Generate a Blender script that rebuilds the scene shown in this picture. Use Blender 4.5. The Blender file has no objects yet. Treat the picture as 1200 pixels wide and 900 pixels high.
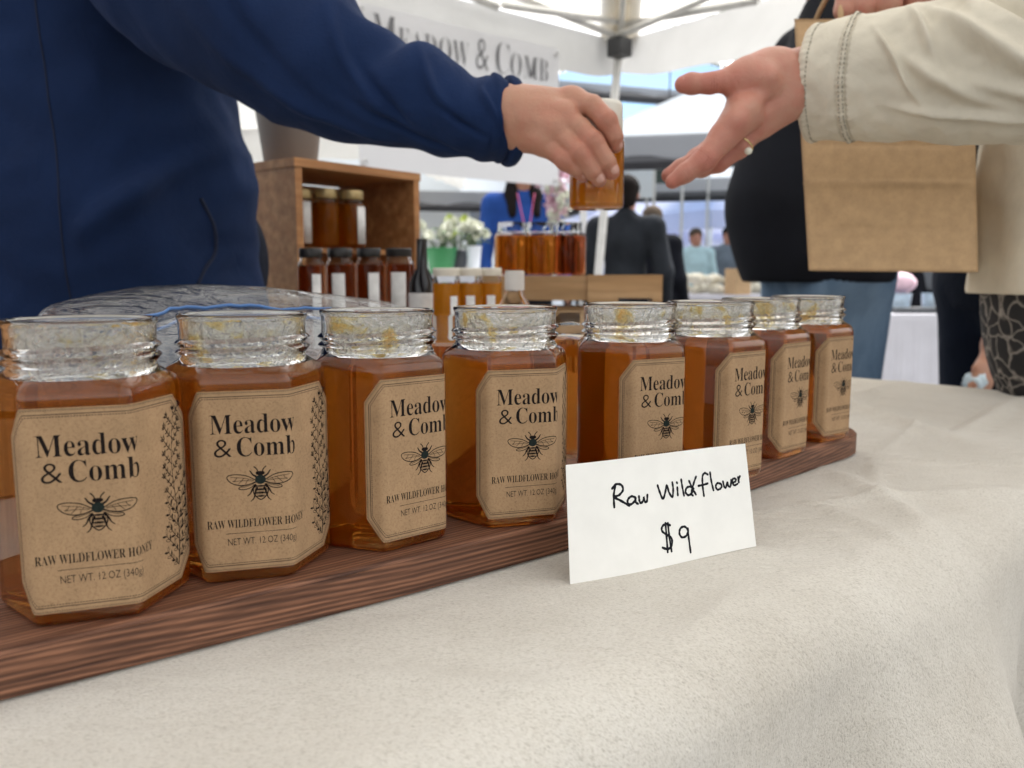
import bpy, bmesh, math, random
import numpy as np
from mathutils import Vector, Matrix, noise as mnoise

rnd = random.Random(7)
SC = bpy.context.scene
COL = SC.collection
PI = math.pi

# ------------------------------------------------------------------ camera, world, light
CAMZ = 0.903
PITCH = math.radians(7.45)
FPX = 983.0            # focal length in pixels of a 1200 px wide frame
cd = bpy.data.cameras.new('camera')
cam = bpy.data.objects.new('camera', cd)
COL.objects.link(cam)
cam.location = (0, 0, CAMZ)
cam.rotation_euler = (math.radians(90) - PITCH, 0, 0)
cd.sensor_width = 36
cd.lens = 36 * FPX / 1200
cd.clip_start = 0.02
cd.clip_end = 800
cd.dof.use_dof = True
cd.dof.focus_distance = 0.43
cd.dof.aperture_fstop = 11.5
SC.camera = cam

world = bpy.data.worlds.new('World')
SC.world = world
world.use_nodes = True
wn = world.node_tree
bg = wn.nodes['Background']
sky = wn.nodes.new('ShaderNodeTexSky')
sky.sky_type = 'NISHITA'
sky.sun_disc = False
SUN_EL, SUN_AZ = math.radians(58), math.radians(35)
sky.sun_elevation = SUN_EL
sky.sun_rotation = SUN_AZ
sky.dust_density = 4
hs = wn.nodes.new('ShaderNodeHueSaturation')      # an overcast sky: the same light, nearly without its blue
hs.inputs['Saturation'].default_value = 0.10
wn.links.new(sky.outputs[0], hs.inputs['Color'])
wn.links.new(hs.outputs[0], bg.inputs[0])
bg.inputs[1].default_value = 0.15
sd = bpy.data.lights.new('sun', 'SUN')
sun = bpy.data.objects.new('sun', sd)
COL.objects.link(sun)
sd.energy = 1.5
sd.angle = math.radians(24)
sd.color = (1.0, 0.97, 0.92)
sdir = Vector((math.sin(SUN_AZ) * math.cos(SUN_EL), math.cos(SUN_AZ) * math.cos(SUN_EL), math.sin(SUN_EL)))
sun.rotation_euler = (-sdir).to_track_quat('-Z', 'Y').to_euler()
SC.view_settings.view_transform = 'Standard'
SC.view_settings.look = 'None'
SC.view_settings.gamma = 1
SC.view_settings.exposure = 1.62
SC.render.engine = 'CYCLES'
SC.cycles.use_denoising = True
SC.cycles.max_bounces = 14
SC.cycles.transmission_bounces = 12
SC.cycles.transparent_max_bounces = 12
SC.cycles.diffuse_bounces = 4
SC.cycles.glossy_bounces = 4
SC.cycles.sample_clamp_indirect = 6
SC.cycles.caustics_refractive = True
SC.cycles.blur_glossy = 0.5

# ------------------------------------------------------------------ measuring helpers
CT, ST = math.cos(PITCH), math.sin(PITCH)
def P(u, v, y):
    """the world point seen at photo pixel (u, v) that lies y metres ahead"""
    a, b = (u - 600) / FPX, (450 - v) / FPX
    dy, dz = CT + b * ST, -ST + b * CT
    return np.array([a * y / dy, y, CAMZ + dz * y / dy])
def M(px, y):
    return px * y / FPX
E1 = np.array([0.7626, 0.6468, 0.0])     # along the row of jars
E2 = np.array([-0.6468, 0.7626, 0.0])    # across the table, away from the customer side
TZ = 0.75
def T(a, b, z=0.0):
    return E1 * a + E2 * b + np.array([0, 0, TZ + z])
ROWROT = math.atan2(E1[1], E1[0])

# ------------------------------------------------------------------ object helpers
def link(o, parent=None):
    COL.objects.link(o)
    if parent is not None:
        o.parent = parent
    return o
def tag(o, label=None, cat=None, group=None, kind=None):
    if label: o['label'] = label
    if cat: o['category'] = cat
    if group: o['group'] = group
    if kind: o['kind'] = kind
    return o
def empty(name, loc=(0, 0, 0), rz=0.0, label=None, cat=None, group=None):
    o = bpy.data.objects.new(name, None)
    o.empty_display_size = 0.05
    o.location = loc
    o.rotation_euler = (0, 0, rz)
    link(o)
    return tag(o, label, cat, group)
def mesh(name, verts, faces, material, parent=None, smooth=True, world=False):
    me = bpy.data.meshes.new(name)
    me.from_pydata([tuple(map(float, v)) for v in verts], [], [tuple(int(i) for i in f) for f in faces])
    me.update()
    if smooth:
        me.polygons.foreach_set('use_smooth', [True] * len(me.polygons))
    if material: me.materials.append(material)
    o = bpy.data.objects.new(name, me)
    link(o, parent)
    if world and parent is not None:
        o.matrix_parent_inverse = pm(parent).inverted()
    return o
def pm(o):
    m = Matrix.LocRotScale(o.location, o.rotation_euler, o.scale)
    if o.parent is not None:
        m = pm(o.parent) @ o.matrix_parent_inverse @ m
    return m
def autosmooth(o, deg=35):
    me = o.data
    bm = bmesh.new(); bm.from_mesh(me)
    lim = math.radians(deg)
    for e in bm.edges:
        if len(e.link_faces) == 2 and e.calc_face_angle(0) > lim: e.smooth = False
    for f in bm.faces: f.smooth = True
    bm.to_mesh(me); bm.free()
    return o
def copy_tree(o, parent=None):
    c = o.copy(); COL.objects.link(c)
    if parent is not None: c.parent = parent
    for ch in list(o.children): copy_tree(ch, c)
    return c

class MB:
    """collects simple shapes into one mesh"""
    def __init__(s): s.v = []; s.f = []
    def add(s, v, f):
        n = len(s.v); s.v += [tuple(map(float, p)) for p in v]; s.f += [tuple(i + n for i in q) for q in f]
        return s
    def box(s, c, d, rz=0.0, R=None):
        x, y, z = d[0] / 2, d[1] / 2, d[2] / 2
        vs = [Vector((a * x, b * y, g * z)) for a in (-1, 1) for b in (-1, 1) for g in (-1, 1)]
        R = R or Matrix.Rotation(rz, 3, 'Z')
        vs = [R @ v + Vector(c) for v in vs]
        return s.add(vs, [(0, 1, 3, 2), (4, 6, 7, 5), (0, 4, 5, 1), (2, 3, 7, 6), (0, 2, 6, 4), (1, 5, 7, 3)])
    def tube(s, pts, r, n=10, caps=True):
        pts = [Vector(p) for p in pts]
        rs = r if hasattr(r, '__len__') else [r] * len(pts)
        base = len(s.v); up = Vector((0, 0, 1)); fr = None
        for i, p in enumerate(pts):
            t = (pts[min(i + 1, len(pts) - 1)] - pts[max(i - 1, 0)]).normalized()
            if fr is None:
                fr = t.cross(up)
                if fr.length < 1e-3: fr = t.cross(Vector((1, 0, 0)))
            fr = (fr - t * fr.dot(t)).normalized(); b = t.cross(fr)
            for k in range(n):
                a = 2 * PI * k / n
                s.v.append(tuple(p + (fr * math.cos(a) + b * math.sin(a)) * rs[i]))
        for i in range(len(pts) - 1):
            for k in range(n):
                a, b2 = base + i * n + k, base + i * n + (k + 1) % n
                s.f.append((a, b2, b2 + n, a + n))
        if caps:
            s.f.append(tuple(base + k for k in range(n))[::-1])
            s.f.append(tuple(base + (len(pts) - 1) * n + k for k in range(n)))
        return s
    def lathe(s, prof, c=(0, 0, 0), n=40, cap0=True, cap1=True):
        base = len(s.v)
        for r, z in prof:
            for k in range(n):
                a = 2 * PI * k / n
                s.v.append((c[0] + r * math.cos(a), c[1] + r * math.sin(a), c[2] + z))
        for i in range(len(prof) - 1):
            for k in range(n):
                a, b = base + i * n + k, base + i * n + (k + 1) % n
                s.f.append((a, b, b + n, a + n))
        if cap0: s.f.append(tuple(base + k for k in range(n))[::-1])
        if cap1: s.f.append(tuple(base + (len(prof) - 1) * n + k for k in range(n)))
        return s
    def prism(s, poly, z0, z1, M4=None):
        n = len(poly)
        vs = [Vector((x, y, z0)) for x, y in poly] + [Vector((x, y, z1)) for x, y in poly]
        if M4 is not None: vs = [M4 @ v for v in vs]
        return s.add(vs, [tuple(range(n))[::-1], tuple(range(n, 2 * n))] + [(i, (i + 1) % n, (i + 1) % n + n, i + n) for i in range(n)])
    def build(s, name, m, parent=None, smooth=False, world=False, auto=None):
        o = mesh(name, s.v, s.f, m, parent, smooth, world)
        if auto: autosmooth(o, auto)
        return o

# ------------------------------------------------------------------ distance-field modelling (hands, bodies, clothes)
def surface_nets(F, org, h):
    nx, ny, nz = F.shape
    S = F < 0
    c = np.zeros((nx - 1, ny - 1, nz - 1), np.int8)
    offs = [(i, j, k) for i in (0, 1) for j in (0, 1) for k in (0, 1)]
    sl = lambda A, o: A[o[0]:nx - 1 + o[0], o[1]:ny - 1 + o[1], o[2]:nz - 1 + o[2]]
    for o in offs: c += sl(S, o)
    act = np.argwhere((c > 0) & (c < 8))
    acc = np.zeros((len(act), 3)); cnt = np.zeros(len(act))
    I, J, K = act.T
    for a in offs:
        for ax in range(3):
            if a[ax]: continue
            b = list(a); b[ax] = 1
            fa = F[I + a[0], J + a[1], K + a[2]]; fb = F[I + b[0], J + b[1], K + b[2]]
            m = (fa < 0) != (fb < 0)
            t = np.where(m, fa / np.where(m, fa - fb, 1), 0)
            p = np.zeros((len(act), 3)) + np.array(a, float)
            p[:, ax] += t
            acc[m] += p[m]; cnt[m] += 1
    V = (act + acc / cnt[:, None]) * h + org
    idx = -np.ones(c.shape, np.int64); idx[I, J, K] = np.arange(len(act))
    faces = []
    for ax in range(3):
        o1, o2 = [x for x in range(3) if x != ax]
        A = S
        n = [nx, ny, nz]
        s0 = [slice(1, m - 1) for m in n]; s1 = list(s0)
        s0[ax] = slice(0, n[ax] - 1); s1[ax] = slice(1, n[ax])
        d = A[tuple(s0)] != A[tuple(s1)]
        e = np.argwhere(d)
        if not len(e): continue
        base = e.copy(); base[:, o1] += 1; base[:, o2] += 1
        def cell(d1, d2):
            q = base.copy(); q[:, o1] += d1; q[:, o2] += d2
            return idx[q[:, 0], q[:, 1], q[:, 2]]
        q = np.stack([cell(-1, -1), cell(0, -1), cell(0, 0), cell(-1, 0)], 1)
        inside = A[tuple(base.T)]
        flip = inside if ax != 1 else ~inside
        q = np.where(flip[:, None], q, q[:, ::-1])
        faces.append(q)
    Fc = np.concatenate(faces)
    Fc = Fc[(Fc >= 0).all(1)]
    return V, Fc

class Field:
    def __init__(s, lo, hi, h):
        s.h = h; s.org = np.array(lo, float)
        n = np.ceil((np.array(hi) - s.org) / h).astype(int) + 1
        s.ax = [s.org[i] + np.arange(n[i]) * h for i in range(3)]
        s.n = n
    def new(s): return np.full(tuple(s.n), 9.0, np.float32)
    def _win(s, lo, hi):
        i0 = np.maximum(0, np.floor((lo - s.org) / s.h).astype(int)); i1 = np.minimum(s.n, np.ceil((hi - s.org) / s.h).astype(int) + 1)
        return i0, i1
    def cap(s, A, a, b, ra, rb, k=0.0, sub=False, flat=None):
        """tapered capsule merged into field A with smooth radius k; flat=(direction, factor) squeezes it along a direction"""
        a = np.array(a, float); b = np.array(b, float)
        m = max(ra, rb) * 1.15 + k * 1.6 + s.h * 3
        i0, i1 = s._win(np.minimum(a, b) - m, np.maximum(a, b) + m)
        if (i1 <= i0).any(): return A
        sl = tuple(slice(i0[j], i1[j]) for j in range(3))
        X = s.ax[0][sl[0]][:, None, None]; Y = s.ax[1][sl[1]][None, :, None]; Z = s.ax[2][sl[2]][None, None, :]
        ab = b - a; L2 = max(ab @ ab, 1e-12)
        px, py, pz = X - a[0], Y - a[1], Z - a[2]
        t = np.clip((px * ab[0] + py * ab[1] + pz * ab[2]) / L2, 0, 1)
        qx, qy, qz = px - t * ab[0], py - t * ab[1], pz - t * ab[2]
        d2 = qx * qx + qy * qy + qz * qz
        if flat is not None:
            n = np.array(flat[0], float); n /= np.linalg.norm(n)
            dn = qx * n[0] + qy * n[1] + qz * n[2]
            d2 = d2 + dn * dn * (1 / flat[1] ** 2 - 1)
        d = (np.sqrt(np.maximum(d2, 0)) - (ra + (rb - ra) * t)).astype(np.float32)
        B = A[sl]
        if sub:
            kk = max(k, 1e-6); hh = np.clip(0.5 - 0.5 * (d + B) / kk, 0, 1)
            A[sl] = B + (-d - B) * hh + kk * hh * (1 - hh)
        elif k > 0:
            hh = np.clip(0.5 + 0.5 * (d - B) / k, 0, 1)
            A[sl] = d + (B - d) * hh - k * hh * (1 - hh)
        else:
            A[sl] = np.minimum(B, d)
        return A
    def chain(s, A, pts, rs, k=0.0, **kw):
        for i in range(len(pts) - 1): s.cap(A, pts[i], pts[i + 1], rs[i], rs[i + 1], k, **kw)
        return A
    def mesh(s, A):
        A = A.copy()
        A[0] = A[-1] = 1; A[:, 0] = A[:, -1] = 1; A[:, :, 0] = A[:, :, -1] = 1
        return surface_nets(A, s.org, s.h)
def smin(a, b, k):
    h = np.clip(0.5 + 0.5 * (b - a) / k, 0, 1)
    return b + (a - b) * h - k * h * (1 - h)

def vnoise(p, scale, seed=0.0):
    return mnoise.noise(Vector((p[0] * scale + seed, p[1] * scale + seed * 0.7, p[2] * scale - seed)))

# ------------------------------------------------------------------ materials
def newmat(name):
    m = bpy.data.materials.new(name); m.use_nodes = True
    return m, m.node_tree, m.node_tree.nodes['Principled BSDF']
def setp(b, **kw):
    for k, v in kw.items():
        k = k.replace('_', ' ')
        if k in b.inputs: b.inputs[k].default_value = v
def coords(nt, kind='Object', scale=(1, 1, 1), rot=(0, 0, 0)):
    tc = nt.nodes.new('ShaderNodeTexCoord'); mp = nt.nodes.new('ShaderNodeMapping')
    mp.inputs['Scale'].default_value = scale; mp.inputs['Rotation'].default_value = rot
    nt.links.new(tc.outputs[kind], mp.inputs[0])
    return mp.outputs[0]
def noise_t(nt, co, scale, detail=4, rough=0.55, dist=0.0):
    n = nt.nodes.new('ShaderNodeTexNoise')
    n.inputs['Scale'].default_value = scale; n.inputs['Detail'].default_value = detail
    n.inputs['Roughness'].default_value = rough; n.inputs['Distortion'].default_value = dist
    nt.links.new(co, n.inputs['Vector'])
    return n.outputs['Fac']
def ramp(nt, fac, stops):
    r = nt.nodes.new('ShaderNodeValToRGB'); e = r.color_ramp.elements
    while len(e) < len(stops): e.new(0.5)
    for x, (p, c) in zip(e, stops):
        x.position = p; x.color = (*c, 1) if len(c) == 3 else c
    nt.links.new(fac, r.inputs[0])
    return r.outputs[0]
def bump(nt, b, h, strength=0.3, dist=0.001, prev=None):
    n = nt.nodes.new('ShaderNodeBump')
    n.inputs['Strength'].default_value = strength; n.inputs['Distance'].default_value = dist
    nt.links.new(h, n.inputs['Height'])
    if prev is not None: nt.links.new(prev, n.inputs['Normal'])
    if b is not None: nt.links.new(n.outputs[0], b.inputs['Normal'])
    return n.outputs[0]
def mixc(nt, f, a, b, mode='MIX'):
    n = nt.nodes.new('ShaderNodeMix'); n.data_type = 'RGBA'; n.blend_type = mode
    for s, v in ((n.inputs[0], f), (n.inputs[6], a), (n.inputs[7], b)):
        if hasattr(v, 'links') or hasattr(v, 'is_linked'): nt.links.new(v, s)
        elif isinstance(v, (int, float)): s.default_value = v
        else: s.default_value = (*v, 1)
    return n.outputs[2]
def mat(name, col, rough=0.6, var=0.12, vs=8.0, bs=0.0, bscale=60.0, bdist=0.001, co='Object', **kw):
    """plain surface with a little tonal variation and relief"""
    m, nt, b = newmat(name)
    setp(b, Roughness=rough, **kw)
    c = coords(nt, co)
    f = noise_t(nt, c, vs, 5)
    lo = tuple(max(0, x * (1 - var)) for x in col); hi = tuple(min(1, x * (1 + var)) for x in col)
    nt.links.new(ramp(nt, f, [(0.3, lo), (0.7, hi)]), b.inputs['Base Color'])
    if bs > 0: bump(nt, b, noise_t(nt, c, bscale, 4), bs, bdist)
    return m

# cloth of the table: woven off-white cotton
def cloth_mat():
    m, nt, b = newmat('table_linen')
    c = coords(nt, 'Object', rot=(0, 0, -ROWROT))
    big = noise_t(nt, c, 9, 5)
    c1 = ramp(nt, big, [(0.25, (0.60, 0.55, 0.47)), (0.6, (0.70, 0.655, 0.575)), (0.85, (0.745, 0.71, 0.64))])
    c2 = coords(nt, 'Object', scale=(1, 2.6, 1), rot=(0, 0, -0.35))
    fib = noise_t(nt, c2, 620, 3, 0.7, 0.4)
    col = mixc(nt, 0.55, c1, ramp(nt, fib, [(0.34, (0.42, 0.38, 0.32)), (0.48, (0.88, 0.86, 0.82)), (0.66, (1.0, 1.0, 1.0))]), 'MULTIPLY')
    nt.links.new(col, b.inputs['Base Color'])
    setp(b, Roughness=0.92, Sheen_Weight=0.25, Sheen_Roughness=0.5, Specular_IOR_Level=0.2)
    n1 = bump(nt, None, fib, 0.7, 0.0013)
    mid = noise_t(nt, c, 55, 4, 0.6, 0.5)
    n2 = bump(nt, None, mid, 0.4, 0.004, n1)
    w = noise_t(nt, coords(nt, 'Object', scale=(1, 3, 1), rot=(0, 0, 0.5)), 14, 3, 0.5, 1.2)
    bump(nt, b, w, 0.35, 0.008, n2)
    return m
def wood_mat(name, dark, light, axis_rot=0.0, grain=1.0, rough=0.55, contrast=1.0, bscale=0.35, lines=0):   # lines = how many growth lines to the unit, for wood seen close
    m, nt, b = newmat(name)
    c = coords(nt, 'Object', scale=(1.1, 60 * grain, 60 * grain), rot=(0, 0, axis_rot))
    f1 = noise_t(nt, c, 3.2, 5, 0.55, 0.15 * contrast)
    f2 = noise_t(nt, coords(nt, 'Object', scale=(0.5, 16, 16) if lines else (1, 7, 7), rot=(0.8 if lines else 0, 0, axis_rot)), 6, 4, 0.6, 0.5)
    if lines:
        wv = nt.nodes.new('ShaderNodeTexWave'); wv.bands_direction = 'Y'; wv.inputs['Scale'].default_value = lines
        wv.inputs['Distortion'].default_value = 9.0; wv.inputs['Detail'].default_value = 4; wv.inputs['Detail Scale'].default_value = 0.45
        nt.links.new(coords(nt, 'Object', scale=(0.02, 1, 1), rot=(0.85, 0, 0)), wv.inputs['Vector'])
        mm = nt.nodes.new('ShaderNodeMath'); mm.operation = 'MULTIPLY_ADD'; mm.inputs[1].default_value = 0.26
        nt.links.new(wv.outputs['Fac'], mm.inputs[0])
        m2 = nt.nodes.new('ShaderNodeMath'); m2.operation = 'MULTIPLY'; m2.inputs[1].default_value = 0.76; nt.links.new(f1, m2.inputs[0]); nt.links.new(m2.outputs[0], mm.inputs[2]); f1 = mm.outputs[0]
    mid = tuple((a + 2 * d) / 3 for a, d in zip(light, dark))
    a = ramp(nt, f1, [(0.5 - 0.22 / contrast, dark), (0.5, mid), (0.5 + 0.24 / contrast, light)])
    col = mixc(nt, 0.55 / contrast, a, ramp(nt, f2, [(0.3, (0.45, 0.42, 0.4)), (0.7, (1, 1, 1))]), 'MULTIPLY')
    nt.links.new(col, b.inputs['Base Color'])
    setp(b, Roughness=rough, Specular_IOR_Level=0.35)
    bump(nt, b, f1, bscale, 0.0012)
    return m
MAT = {}
MAT['cloth'] = cloth_mat()
MAT['board'] = wood_mat('reddish_plank', (0.075, 0.030, 0.016), (0.33, 0.150, 0.082), 0, 2.2, 0.6, 1.0, 0.5, 170)
MAT['box_wood'] = wood_mat('honey_brown_wood', (0.38, 0.16, 0.055), (0.68, 0.37, 0.16), 0, 0.25, 0.5, 1, 0.1)
MAT['crate_wood'] = wood_mat('pale_pine', (0.42, 0.25, 0.115), (0.64, 0.43, 0.24), 0, 0.25, 0.6, 1, 0.15)

def glass_mat(name, tint=(1, 1, 1), rough=0.0, ior=1.5, crinkle=0.0, cs=260, streak=0.0):
    m, nt, b = newmat(name)
    setp(b, Roughness=rough, IOR=ior, Transmission_Weight=1.0)
    b.inputs['Base Color'].default_value = (*tint, 1)
    if crinkle > 0:
        c = coords(nt, 'Object', scale=(1, 1, 0.8))
        bump(nt, b, noise_t(nt, c, cs, 4, 0.6, 1.2), crinkle, 0.0015)
    return m
MAT['glass'] = glass_mat('clear_glass', (0.985, 0.99, 0.985))
MAT['far_glass'] = glass_mat('far_clear_glass', (0.97, 0.985, 0.98), 0.03, 1.2)
def residue_mat():
    m, nt, b = newmat('honey_smeared_glass')
    out = nt.nodes['Material Output']
    c0 = coords(nt, 'Object')
    oi = nt.nodes.new('ShaderNodeObjectInfo')
    ofs = nt.nodes.new('ShaderNodeVectorMath'); ofs.operation = 'ADD'
    nt.links.new(c0, ofs.inputs[0]); nt.links.new(oi.outputs['Random'], ofs.inputs[1]); c = ofs.outputs[0]
    vor = nt.nodes.new('ShaderNodeTexVoronoi'); vor.inputs['Scale'].default_value = 240
    wob = nt.nodes.new('ShaderNodeTexNoise'); wob.inputs['Scale'].default_value = 160; nt.links.new(c, wob.inputs['Vector'])
    ma = nt.nodes.new('ShaderNodeVectorMath'); ma.operation = 'MULTIPLY_ADD'; ma.inputs[1].default_value = (.012,) * 3
    nt.links.new(wob.outputs['Color'], ma.inputs[0]); nt.links.new(c, ma.inputs[2]); nt.links.new(ma.outputs[0], vor.inputs['Vector'])
    fine = noise_t(nt, c, 240, 4, 0.6, 1.8)
    patch = noise_t(nt, c, 62, 4, 0.6, 0.9)
    tint = ramp(nt, patch, [(0.53, (0.985, 0.99, 0.96)), (0.60, (0.96, 0.86, 0.45)), (0.70, (0.88, 0.58, 0.12))])
    nt.links.new(tint, b.inputs['Base Color'])
    setp(b, Roughness=0.04, IOR=1.45, Transmission_Weight=1.0)
    n1 = bump(nt, None, fine, 0.5, 0.0012)
    n2 = bump(nt, b, vor.outputs['Distance'], 0.6, 0.0015, n1)
    p = nt.nodes.new('ShaderNodeBsdfPrincipled'); setp(p, Roughness=0.10, Coat_Weight=0.6, Transmission_Weight=0.0)
    tl_ = nt.nodes.new('ShaderNodeBsdfTranslucent'); mt = nt.nodes.new('ShaderNodeMixShader'); mt.inputs[0].default_value = .5
    nt.links.new(ramp(nt, patch, [(0.52, (0.95, 0.94, 0.87)), (0.59, (0.93, 0.76, 0.33)), (0.70, (0.85, 0.50, 0.09))]), p.inputs['Base Color'])
    nt.links.new(n2, p.inputs['Normal'])
    mx = nt.nodes.new('ShaderNodeMixShader')
    spk = noise_t(nt, c, 150, 5, 0.75, 1.5)
    f1_ = ramp(nt, spk, [(0.47, (0.03,) * 3), (0.70, (0.42,) * 3)]); f2_ = ramp(nt, patch, [(0.56, (0, 0, 0)), (0.66, (0.5,) * 3)])
    nt.links.new(mixc(nt, 1.0, f1_, f2_, 'ADD'), mx.inputs[0])
    nt.links.new(b.outputs[0], mx.inputs[1]); nt.links.new(p.outputs[0], mt.inputs[1]); nt.links.new(tl_.outputs[0], mt.inputs[2]); nt.links.new(mt.outputs[0], mx.inputs[2]); nt.links.new(mx.outputs[0], out.inputs['Surface'])
    lk = p.inputs['Base Color'].links[0].from_socket; nt.links.new(lk, tl_.inputs['Color'])
    return m
MAT['residue'] = residue_mat()

def honey_mat(name, density_col, density, scat, mixf, trans=0.4):
    """amber honey: coloured by absorption in its depth, a little cloudy; it fills the solid of the glass, so its own surface does not bend light"""
    m = bpy.data.materials.new(name); m.use_nodes = True
    nt = m.node_tree; out = nt.nodes['Material Output']; nt.nodes.remove(nt.nodes['Principled BSDF'])
    tr = nt.nodes.new('ShaderNodeBsdfTransparent')
    d = nt.nodes.new('ShaderNodeBsdfDiffuse'); t = nt.nodes.new('ShaderNodeBsdfTranslucent')
    c = coords(nt, 'Object', scale=(1, 1, 0.45))
    f = noise_t(nt, c, 26, 3, 0.5, 0.6)
    col = ramp(nt, f, [(0.3, tuple(x * 0.6 for x in scat)), (0.68, scat)])
    nt.links.new(col, d.inputs[0]); nt.links.new(col, t.inputs[0])
    m0 = nt.nodes.new('ShaderNodeMixShader'); m0.inputs[0].default_value = trans
    nt.links.new(d.outputs[0], m0.inputs[1]); nt.links.new(t.outputs[0], m0.inputs[2])
    mx = nt.nodes.new('ShaderNodeMixShader'); mx.inputs[0].default_value = mixf
    nt.links.new(tr.outputs[0], mx.inputs[1]); nt.links.new(m0.outputs[0], mx.inputs[2])
    nt.links.new(mx.outputs[0], out.inputs['Surface'])
    va = nt.nodes.new('ShaderNodeVolumeAbsorption')
    va.inputs['Color'].default_value = (*density_col, 1); va.inputs['Density'].default_value = density
    nt.links.new(va.outputs[0], out.inputs['Volume'])
    return m
MAT['honey'] = honey_mat('amber_honey', (0.905, 0.64, 0.12), 78, (0.70, 0.215, 0.006), 0.44)
MAT['honey_light'] = honey_mat('light_honey', (0.98, 0.72, 0.10), 50, (0.95, 0.40, 0.012), 0.76)
MAT['honey_dark'] = honey_mat('dark_honey', (0.85, 0.45, 0.05), 90, (0.30, 0.06, 0.006), 0.3)
def kraft_mat(name, base, speck=0.5, fib=900):
    m, nt, b = newmat(name)
    c = coords(nt, 'Object')
    f = noise_t(nt, c, fib, 4, 0.75, 0.4)
    g = noise_t(nt, c, 60, 4)
    a = ramp(nt, g, [(0.3, tuple(x * 0.88 for x in base)), (0.7, tuple(x * 1.08 for x in base))])
    col = mixc(nt, speck, a, ramp(nt, f, [(0.30, (0.50, 0.45, 0.40)), (0.48, (0.95, 0.95, 0.95)), (0.75, (1.15, 1.15, 1.12))]), 'MULTIPLY')
    nt.links.new(col, b.inputs['Base Color'])
    setp(b, Roughness=0.85, Specular_IOR_Level=0.25)
    bump(nt, b, f, 0.15, 0.0003)
    return m
MAT['label'] = kraft_mat('kraft_label', (0.375, 0.240, 0.130), 0.6, 900)
MAT['kraft_bag'] = kraft_mat('kraft_bag_paper', (0.54, 0.365, 0.205), 0.25, 420)
MAT['ink'] = mat('black_ink', (0.016, 0.012, 0.011), 0.95, 0.3, 900, Specular_IOR_Level=0.05)
MAT['ink_soft'] = mat('soft_ink', (0.050, 0.034, 0.027), 0.95, 0.3, 900, Specular_IOR_Level=0.05)
MAT['ink_green'] = mat('dark_green_ink', (0.018, 0.024, 0.021), 0.9, 0.2, 900, Specular_IOR_Level=0.05)
MAT['white_lid'] = mat('ivory_lid', (0.70, 0.67, 0.58), 0.4, 0.05, 30)
MAT['gold_lid'] = mat('gold_lid', (0.40, 0.30, 0.14), 0.35, 0.1, 30, Metallic=0.5)
MAT['black_lid'] = mat('black_lid', (0.015, 0.014, 0.014), 0.4, 0.1, 30)
MAT['white_label'] = mat('white_paper_label', (0.66, 0.66, 0.65), 0.7, 0.12, 90)
MAT['card'] = mat('card_stock', (0.80, 0.785, 0.73), 0.8, 0.03, 60, 0.15, 700, 0.0003)
MAT['marker'] = mat('marker_ink', (0.010, 0.010, 0.013), 0.8, 0.2, 400, Specular_IOR_Level=0.1)

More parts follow.
